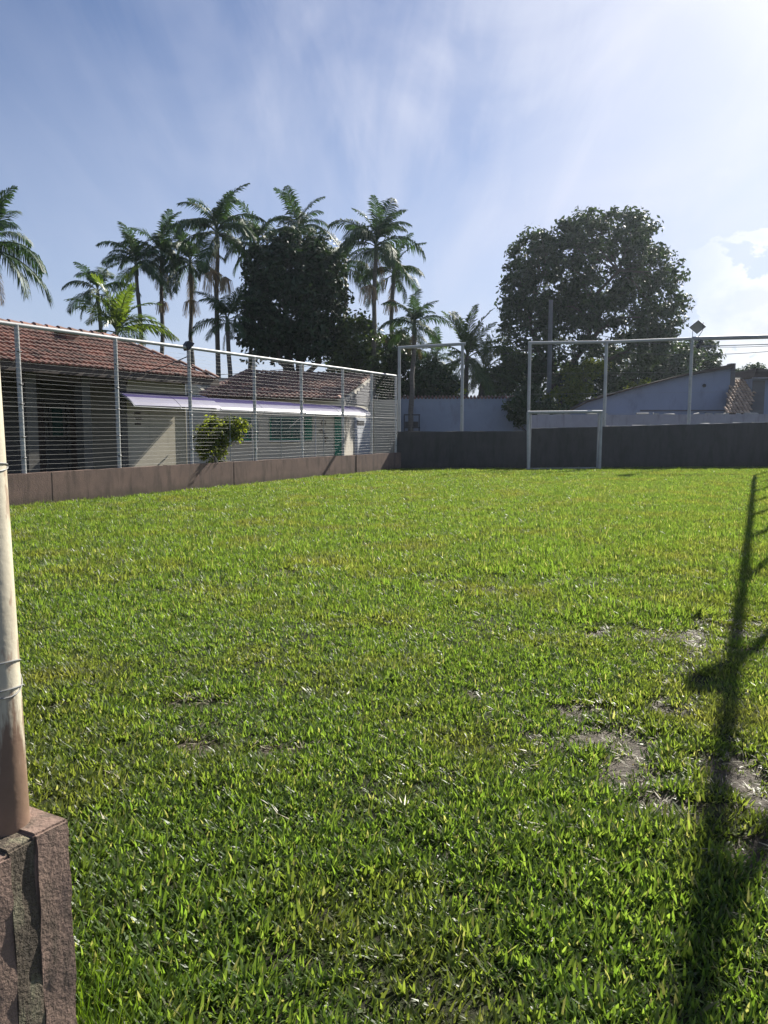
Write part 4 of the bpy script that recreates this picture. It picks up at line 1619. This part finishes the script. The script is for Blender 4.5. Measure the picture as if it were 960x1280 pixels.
def palm(label, px, py, Y, rpx, base_px=None, kind=KING, n=14, flowers=(), group='palms behind the houses', trunk_r=0.10, seed=0, shaft=True, low=0, cat='palm tree', base_Y=None):
    """crown centre at (px,py) on the photograph, Y metres off, frond reach rpx pixels"""
    rg = random.Random(seed + 100)
    c = at(px, py, Y)
    bp = at(base_px if base_px else px, 520, base_Y or Y)
    base = Vector((bp.x, bp.y, 0))
    t = thing('palm_tree', base, label, cat, group)
    reach = rpx / 960.0 * Y
    sc = reach / 1.85
    H = c.z
    pts = []
    for k in range(9):
        f = k / 8
        q = base.lerp(c, f)
        q.x += math.sin(f * math.pi) * rg.uniform(-0.06, 0.06) * H / 8
        pts.append(q)
    if shaft:
        pts[-1] = pts[-1] - UP * 0.7 * sc
    MB().tube(pts, [trunk_r * (1.35 - 0.45 * k / 8) for k in range(9)], 8).build('trunk', M['palm_trunk'], t, True)
    if shaft:
        MB().tube([pts[-1], pts[-1] + UP * 0.25 * sc, c + UP * 0.05], [trunk_r * 1.25, trunk_r * 1.2, trunk_r * 0.6], 8).build('crownshaft', M['shaft'], t, True)
    nk = len(kind)
    n = int(n * 1.35)
    for i in range(n):
        az = 2 * math.pi * i * 0.381966 + rg.uniform(-0.45, 0.45) + seed
        age = min(nk - 1, int((i / n) * nk + rg.uniform(-0.3, 0.3)))
        age = max(0, age)
        o = bpy.data.objects.new('frond', kind[age])
        COL.objects.link(o)
        o.parent = t
        s = sc * rg.uniform(0.72, 1.14)
        o.location = c - base + Vector((0, 0, -0.06 * age * sc))
        o.rotation_euler = (rg.uniform(-0.4, 0.4), rg.uniform(-0.25, 0.25), az)
        o.scale = (s, s, s)
    if kind is not ARECA:
        for i in range(rg.choice((0, 1, 2, 2))):
            o = bpy.data.objects.new('dead_frond', DEAD)
            COL.objects.link(o)
            o.parent = t
            s = sc * rg.uniform(0.7, 1.0)
            o.location = c - base + Vector((0, 0, -0.45 * sc))
            o.rotation_euler = (0, rg.uniform(-0.1, 0.15), rg.uniform(0, 6.28))
            o.scale = (s, s, s)
    for (fx, fy, r) in flowers:
        p = at(fx, fy, Y - 0.3)
        rr = r / 960 * Y
        V = MB()
        for k in range(46):
            a = rg.uniform(0, 6.283)
            e = rg.uniform(0.15, 1.0)
            top = p + UP * rr * 0.9
            q1 = top + Vector((math.cos(a) * rr * e * 0.8, math.sin(a) * rr * e * 0.8, -rr * 0.35))
            q2 = q1 + Vector((math.cos(a) * rr * 0.25, math.sin(a) * rr * 0.25, -rr * rg.uniform(0.9, 1.6)))
            V.tube([top, q1, q2], [0.012, 0.014, 0.01], 3, False)
        V.build('flower_stalk', M['flower'], t)
    return t


palm('cropped palm at the left edge with thick drooping dark fronds', -12, 302, 30, 66, base_px=-6, n=22, trunk_r=0.13, seed=1)
palm('short dark palm behind the yellow-green palm, lowest crown of the left row', 122, 362, 40, 44, base_px=136, n=10, seed=2)
palm('bushy yellow-green palm rising just behind the left tiled roof', 146, 410, 30, 62, kind=ARECA, n=18, seed=3, shaft=False, trunk_r=0.07)
palm('leaning slender palm left of the row, without pale flower tuft', 170, 327, 39, 44, base_px=184, n=13, seed=4)
palm('slender straight palm with a small flower tuft, between the leaning palm and the floodlight palm', 202, 318, 40, 46, base_px=202, n=14, flowers=((203, 384, 9),), seed=5)
palm('slender palm with a round pale flower tuft directly above the floodlight', 238, 325, 40.5, 44, base_px=240, n=14, flowers=((239, 385, 12),), seed=6)
palm('tallest palm left of the dark dense tree, with a wide tan flower skirt', 271, 287, 37, 56, base_px=272, n=16, flowers=((266, 355, 18), (282, 358, 13)), seed=7)
palm('palm half hidden behind the left side of the dark dense tree', 322, 300, 41, 46, base_px=306, n=12, seed=8)
palm('low palm with hanging fronds under the tallest palm', 284, 398, 36, 42, base_px=290, n=10, seed=9)
palm('palm whose upright fronds rise out of the top of the dark dense tree', 374, 284, 40, 44, base_px=380, n=13, seed=10)
palm('tall palm right of the dark dense tree, pale trunk and feathery crown', 470, 303, 37, 52, base_px=464, n=17, flowers=((462, 368, 13),), seed=11)
palm('palm close behind the tall pale-trunked palm with an orange-tan flower skirt', 492, 338, 39, 40, base_px=484, n=14, flowers=((490, 384, 11), (476, 425, 9)), seed=12)
palm('dark palm crown touching the right side of the dark dense tree', 432, 330, 42, 46, base_px=428, n=12, seed=13)
palm('lower green palm just left of the left pipe frame', 518, 403, 36, 38, base_px=512, n=14, seed=14)
palm('coconut palm with pale feathery fronds above the blue-grey wall', 584, 445, 44, 44, base_px=577, kind=COCO, n=18, seed=15, shaft=False, trunk_r=0.13)
palm('short coconut palm with leaning trunk at the right of the taller coconut palm', 606, 464, 45, 38, base_px=590, kind=COCO, n=11, seed=16, shaft=False, trunk_r=0.17)
palm('small palm with drooping fronds beyond the left pipe frame rail', 543, 450, 46, 32, base_px=546, n=10, seed=17)


# ------------------------------------------------------------------ broad-leaved trees and shrubs
def leaf_cloud(centres, radii, n_each, size, rng, flat=0.0):
    """leaf-sized faces round clump centres"""
    C = np.repeat(centres, n_each, 0)
    Rr = np.repeat(radii, n_each)
    n = len(C)
    d = rng.normal(size=(n, 3))
    d /= np.linalg.norm(d, axis=1)[:, None]
    r = rng.random(n) ** 0.5
    P = C + d * (r * Rr)[:, None] * np.array([1, 1, 0.75])
    nrm = d * 0.7 + rng.normal(size=(n, 3)) * 0.6 + np.array([0, 0, 0.5 + flat])
    nrm /= np.linalg.norm(nrm, axis=1)[:, None]
    a = rng.normal(size=(n, 3)) + np.array([0, 0, -0.4])
    a -= nrm * np.sum(a * nrm, 1)[:, None]
    a /= np.linalg.norm(a, axis=1)[:, None]
    b = np.cross(nrm, a)
    s = rng.uniform(size[0], size[1], n)[:, None]
    V = np.stack([P - a * s * 0.5, P + b * s * 0.26 - a * s * 0.05 + nrm * s * 0.05, P + a * s * 0.5, P - b * s * 0.26 - a * s * 0.05 + nrm * s * 0.05], 1).reshape(-1, 3)
    return V


def tree(name, label, cat, blobs, base, clumps, per, cr, size, mat, seed, group=None, trunk_r=0.3, limbs=26, bark='bark', gaps=(), fork=0.35):
    """blobs: (px,py,Y,rx_px,ry_px,depth_m,weight); base (px,Y)"""
    rng = np.random.default_rng(seed)
    rg = random.Random(seed)
    bp = at(base[0], 520, base[1])
    base_p = Vector((bp.x, bp.y, 0))
    t = thing(name, base_p, label, cat, group)
    W = np.array([b[6] for b in blobs], float)
    W /= W.sum()
    cs = []
    for (px, py, Y, rx, ry, dm, w), frac in zip(blobs, W):
        k = int(clumps * frac)
        c = np.array(at(px, py, Y))
        ext = np.array([rx / 960 * Y, dm, ry / 960 * Y])
        d = rng.normal(size=(k, 3))
        d /= np.linalg.norm(d, axis=1)[:, None]
        r = rng.uniform(0.40, 1.0, k) ** 0.6
        q = c + d * r[:, None] * ext
        cs.append(q)
    C = np.concatenate(cs)
    C[:, 2] = np.maximum(C[:, 2], 0.25)
    for (px, py, Y, rx, ry, prob) in gaps:
        # thinner places in the crown
        g = np.array(at(px, py, Y))
        dx = (C[:, 0] - g[0]) / (rx / 960 * Y)
        dz = (C[:, 2] - g[2]) / (ry / 960 * Y)
        inside = dx * dx + dz * dz < 1
        C = C[~(inside & (rng.random(len(C)) < prob))]
    rad = rng.uniform(cr[0], cr[1], len(C))
    V = leaf_cloud(C, rad, per, size, rng)
    V = V - np.array(base_p)
    me = mesh_np('crown', V, np.arange(len(V)), 4)
    me.materials.append(mat)
    o = link('crown', me)
    o.parent = t
    # trunk and limbs reaching into the clumps
    top = np.array(C).mean(0)
    mb = MB()
    fz = max(0.4, (top[2] - 0) * fork)
    fk = Vector((base_p.x + (top[0] - base_p.x) * 0.35, base_p.y, fz))
    mb.tube([base_p - UP * 0.2, base_p.lerp(fk, 0.5) + Vector((rg.uniform(-.1, .1), 0, 0)), fk], [trunk_r * 1.25, trunk_r, trunk_r * 0.85], 10)
    idx = rng.choice(len(C), min(limbs, len(C)), replace=False)
    mains = []
    for i in idx[:7]:
        e = Vector(C[i])
        e = fk.lerp(e, 0.72)
        j = 0.09 * (e - fk).length
        path = [fk - UP * rg.uniform(0, 0.25) * fz]
        for q in (0.25, 0.5, 0.75):
            path.append(fk.lerp(e, q) + Vector((rg.uniform(-j, j), rg.uniform(-j, j), j * (1.2 - q))))
        path.append(e)
        mb.tube(path, [trunk_r * k for k in (0.55, 0.45, 0.36, 0.28, 0.2)], 7)
        mains += [(p, trunk_r * k) for p, k in zip(path[1:], (0.45, 0.36, 0.28, 0.2))]
    for i in idx[7:]:
        e = Vector(C[i])
        p, r_ = min(mains, key=lambda m: (m[0] - e).length)
        l = (e - p).length
        m = p.lerp(e, 0.5) + Vector((rg.uniform(-.18, .18), rg.uniform(-.18, .18), 0.12)) * l
        mb.tube([p, m, e], [r_ * 0.6, r_ * 0.4, r_ * 0.15], 5)
    mb.build('trunk', M[bark], t, True)
    return t


tree('broadleaf_tree', 'very dark dense tree rising among the palms, left of the centre', 'tree',
     [(366, 372, 38, 58, 74, 2.6, 5), (340, 395, 38, 42, 55, 2.2, 2.2), (400, 388, 38, 34, 56, 2.2, 2.2), (372, 318, 38, 40, 34, 1.8, 1.6), (345, 330, 38, 36, 36, 1.8, 1.2),
      (403, 342, 38, 26, 32, 1.6, 1.0), (330, 425, 38, 34, 26, 1.8, .8), (392, 428, 38, 36, 24, 1.8, .9)],
     (372, 38), 540, 52, (0.32, 0.72), (0.16, 0.34), M['mango'], 31, trunk_r=0.34)
tree('broadleaf_tree', 'big round-topped tree right of centre with sky showing through its crown', 'tree',
     [(748, 330, 48, 84, 62, 3.4, 4.6), (690, 345, 48, 48, 58, 3.0, 2.6), (806, 370, 48, 44, 62, 3.0, 2.6), (660, 420, 48, 38, 62, 2.6, 2.2), (650, 365, 48, 24, 45, 2.0, .9), (700, 430, 48, 50, 55, 2.6, 2.4), (760, 292, 48, 62, 27, 2.4, 1.6),
      (822, 405, 48, 30, 44, 2.2, 1.1), (650, 480, 48, 26, 40, 2.0, 1.2), (790, 430, 48, 52, 28, 2.4, 1.3), (690, 490, 48, 44, 34, 2.0, 1.4), (735, 372, 48, 52, 52, 2.6, 2.2), (668, 318, 48, 30, 26, 2, .6)],
     (690, 48), 1180, 44, (0.34, 0.74), (0.17, 0.36), M['tree'], 32, trunk_r=0.42, limbs=60,
     gaps=((722, 352, 48, 30, 22, 0.45), (756, 420, 48, 22, 8, 0.95), (700, 360, 48, 12, 18, 0.4), (765, 350, 48, 26, 20, 0.4)))
tree('broadleaf_tree', 'dark green tree behind the blue shed, low under the big round tree', 'tree',
     [(790, 462, 54, 48, 30, 2.4, 2), (840, 458, 54, 34, 32, 2.2, 1.4), (750, 480, 54, 30, 24, 2.0, 1)],
     (795, 54), 260, 46, (0.45, 0.8), (0.2, 0.4), M['tree'], 33, trunk_r=0.25)
tree('broadleaf_tree', 'flat-topped layered tree between the big round tree and the clouds', 'tree',
     [(866, 434, 60, 26, 6, 2.0, 1), (880, 446, 60, 20, 5, 2.0, .8), (858, 452, 60, 22, 6, 2.0, .8), (884, 458, 60, 14, 5, 1.6, .5), (862, 468, 60, 30, 6, 2.0, .8)],
     (868, 60), 130, 36, (0.3, 0.6), (0.2, 0.38), M['tree'], 34, trunk_r=0.16, limbs=18)
tree('broadleaf_tree', 'mid-green bushy tree between the dark dense tree and the tall pale palm', 'tree',
     [(446, 430, 38, 28, 34, 1.8, 2), (430, 450, 38, 26, 22, 1.6, 1), (462, 452, 38, 22, 22, 1.6, 1)],
     (445, 38), 190, 44, (0.3, 0.6), (0.15, 0.3), M['bush'], 35, trunk_r=0.14)
tree('shrub', 'dark bushy shrub mass behind the left pipe frame post', 'shrub',
     [(512, 470, 39, 36, 34, 1.6, 2), (540, 482, 39, 34, 24, 1.6, 1.4), (500, 440, 39, 22, 26, 1.4, .8), (482, 478, 40, 22, 26, 1.2, .9)],
     (515, 39), 290, 46, (0.28, 0.55), (0.14, 0.28), M['tree'], 36, trunk_r=0.1, group='shrubs behind the blue-grey wall')
tree('shrub', 'pale yellowish low shrub above the blue-grey wall left of the coconut palm', 'shrub',
     [(556, 484, 40, 22, 16, 1.2, 1)],
     (556, 40), 50, 44, (0.25, 0.45), (0.12, 0.24), M['bright'], 37, trunk_r=0.06, group='shrubs behind the blue-grey wall')
tree('shrub', 'green shrub above the blue-grey wall right of the coconut palm', 'shrub',
     [(620, 478, 46, 22, 24, 1.5, 1.2), (640, 465, 46, 16, 24, 1.4, .8)],
     (620, 46), 110, 46, (0.28, 0.55), (0.14, 0.28), M['bush'], 38, trunk_r=0.08, group='shrubs behind the blue-grey wall')
tree('shrub', 'shrub with yellow-lit leaves under the big round tree, above the pale wall', 'shrub',
     [(724, 480, 42, 24, 26, 1.2, 1.4), (706, 500, 42, 26, 14, 1.2, .8), (740, 462, 42, 16, 14, 1.0, .6)],
     (724, 42), 105, 38, (0.25, 0.5), (0.14, 0.26), M['bright'], 39, trunk_r=0.07)
tree('shrub', 'dark leafy shrub hanging before the right end of the blue-grey wall', 'shrub',
     [(650, 512, 36.4, 17, 20, 0.4, 1), (664, 505, 36.4, 14, 24, 0.4, 1), (690, 512, 36.6, 20, 12, 0.3, .6)],
     (660, 36.5), 110, 40, (0.2, 0.38), (0.12, 0.24), M['tree'], 43, trunk_r=0.06)
tree('shrub', 'small sunlit yellow-green shrub peeping over the shed roof edge', 'shrub',
     [(802, 485, 46.6, 14, 9, 0.8, 1)],
     (802, 46.6), 22, 40, (0.25, 0.4), (0.14, 0.26), M['bright'], 40, trunk_r=0.06)
tree('shrub', 'distant round bush between the shed peak and the right-hand house', 'shrub',
     [(926, 472, 62, 12, 9, 1.4, 1), (942, 466, 62, 9, 9, 1.4, .8)],
     (930, 62), 60, 40, (0.35, 0.6), (0.2, 0.36), M['tree'], 41, trunk_r=0.1)
tree('shrub', 'leafy green shrub between the fence and the lilac awning', 'shrub',
     [(275, 540, 21.0, 26, 19, 0.5, 2), (257, 550, 21.0, 14, 19, 0.4, .8), (296, 534, 21.0, 15, 12, 0.4, .7), (268, 565, 21, 20, 14, .4, .5)],
     (272, 21.0), 150, 30, (0.10, 0.24), (0.07, 0.14), M['bright'], 42, trunk_r=0.03, limbs=30)


# ------------------------------------------------------------------ added volume standing in for the lens's veiling glare
def glare_haze():
    mb = MB()
    mb.box((-75, -12, -1.2), Vector((150, 0, 0)), Vector((0, 85, 0)), UP * 19.2)
    o = mb.build('glare_haze', None)
    m = bpy.data.materials.new('glare_haze_volume')
    m.use_nodes = True
    t = NT(m.node_tree)
    t.n.clear()
    out = t.add('ShaderNodeOutputMaterial')
    v = t.add('ShaderNodeVolumePrincipled')
    v.inputs['Color'].default_value = (0.78, 0.88, 1.0, 1)
    v.inputs['Density'].default_value = GLARE_HAZE_DENSITY
    v.inputs['Anisotropy'].default_value = 0.65
    t.link(v.outputs[0], out.inputs['Volume'])
    o.data.materials.append(m)
    o['kind'] = 'stuff'


GLARE_HAZE_DENSITY = 0.00034
glare_haze()
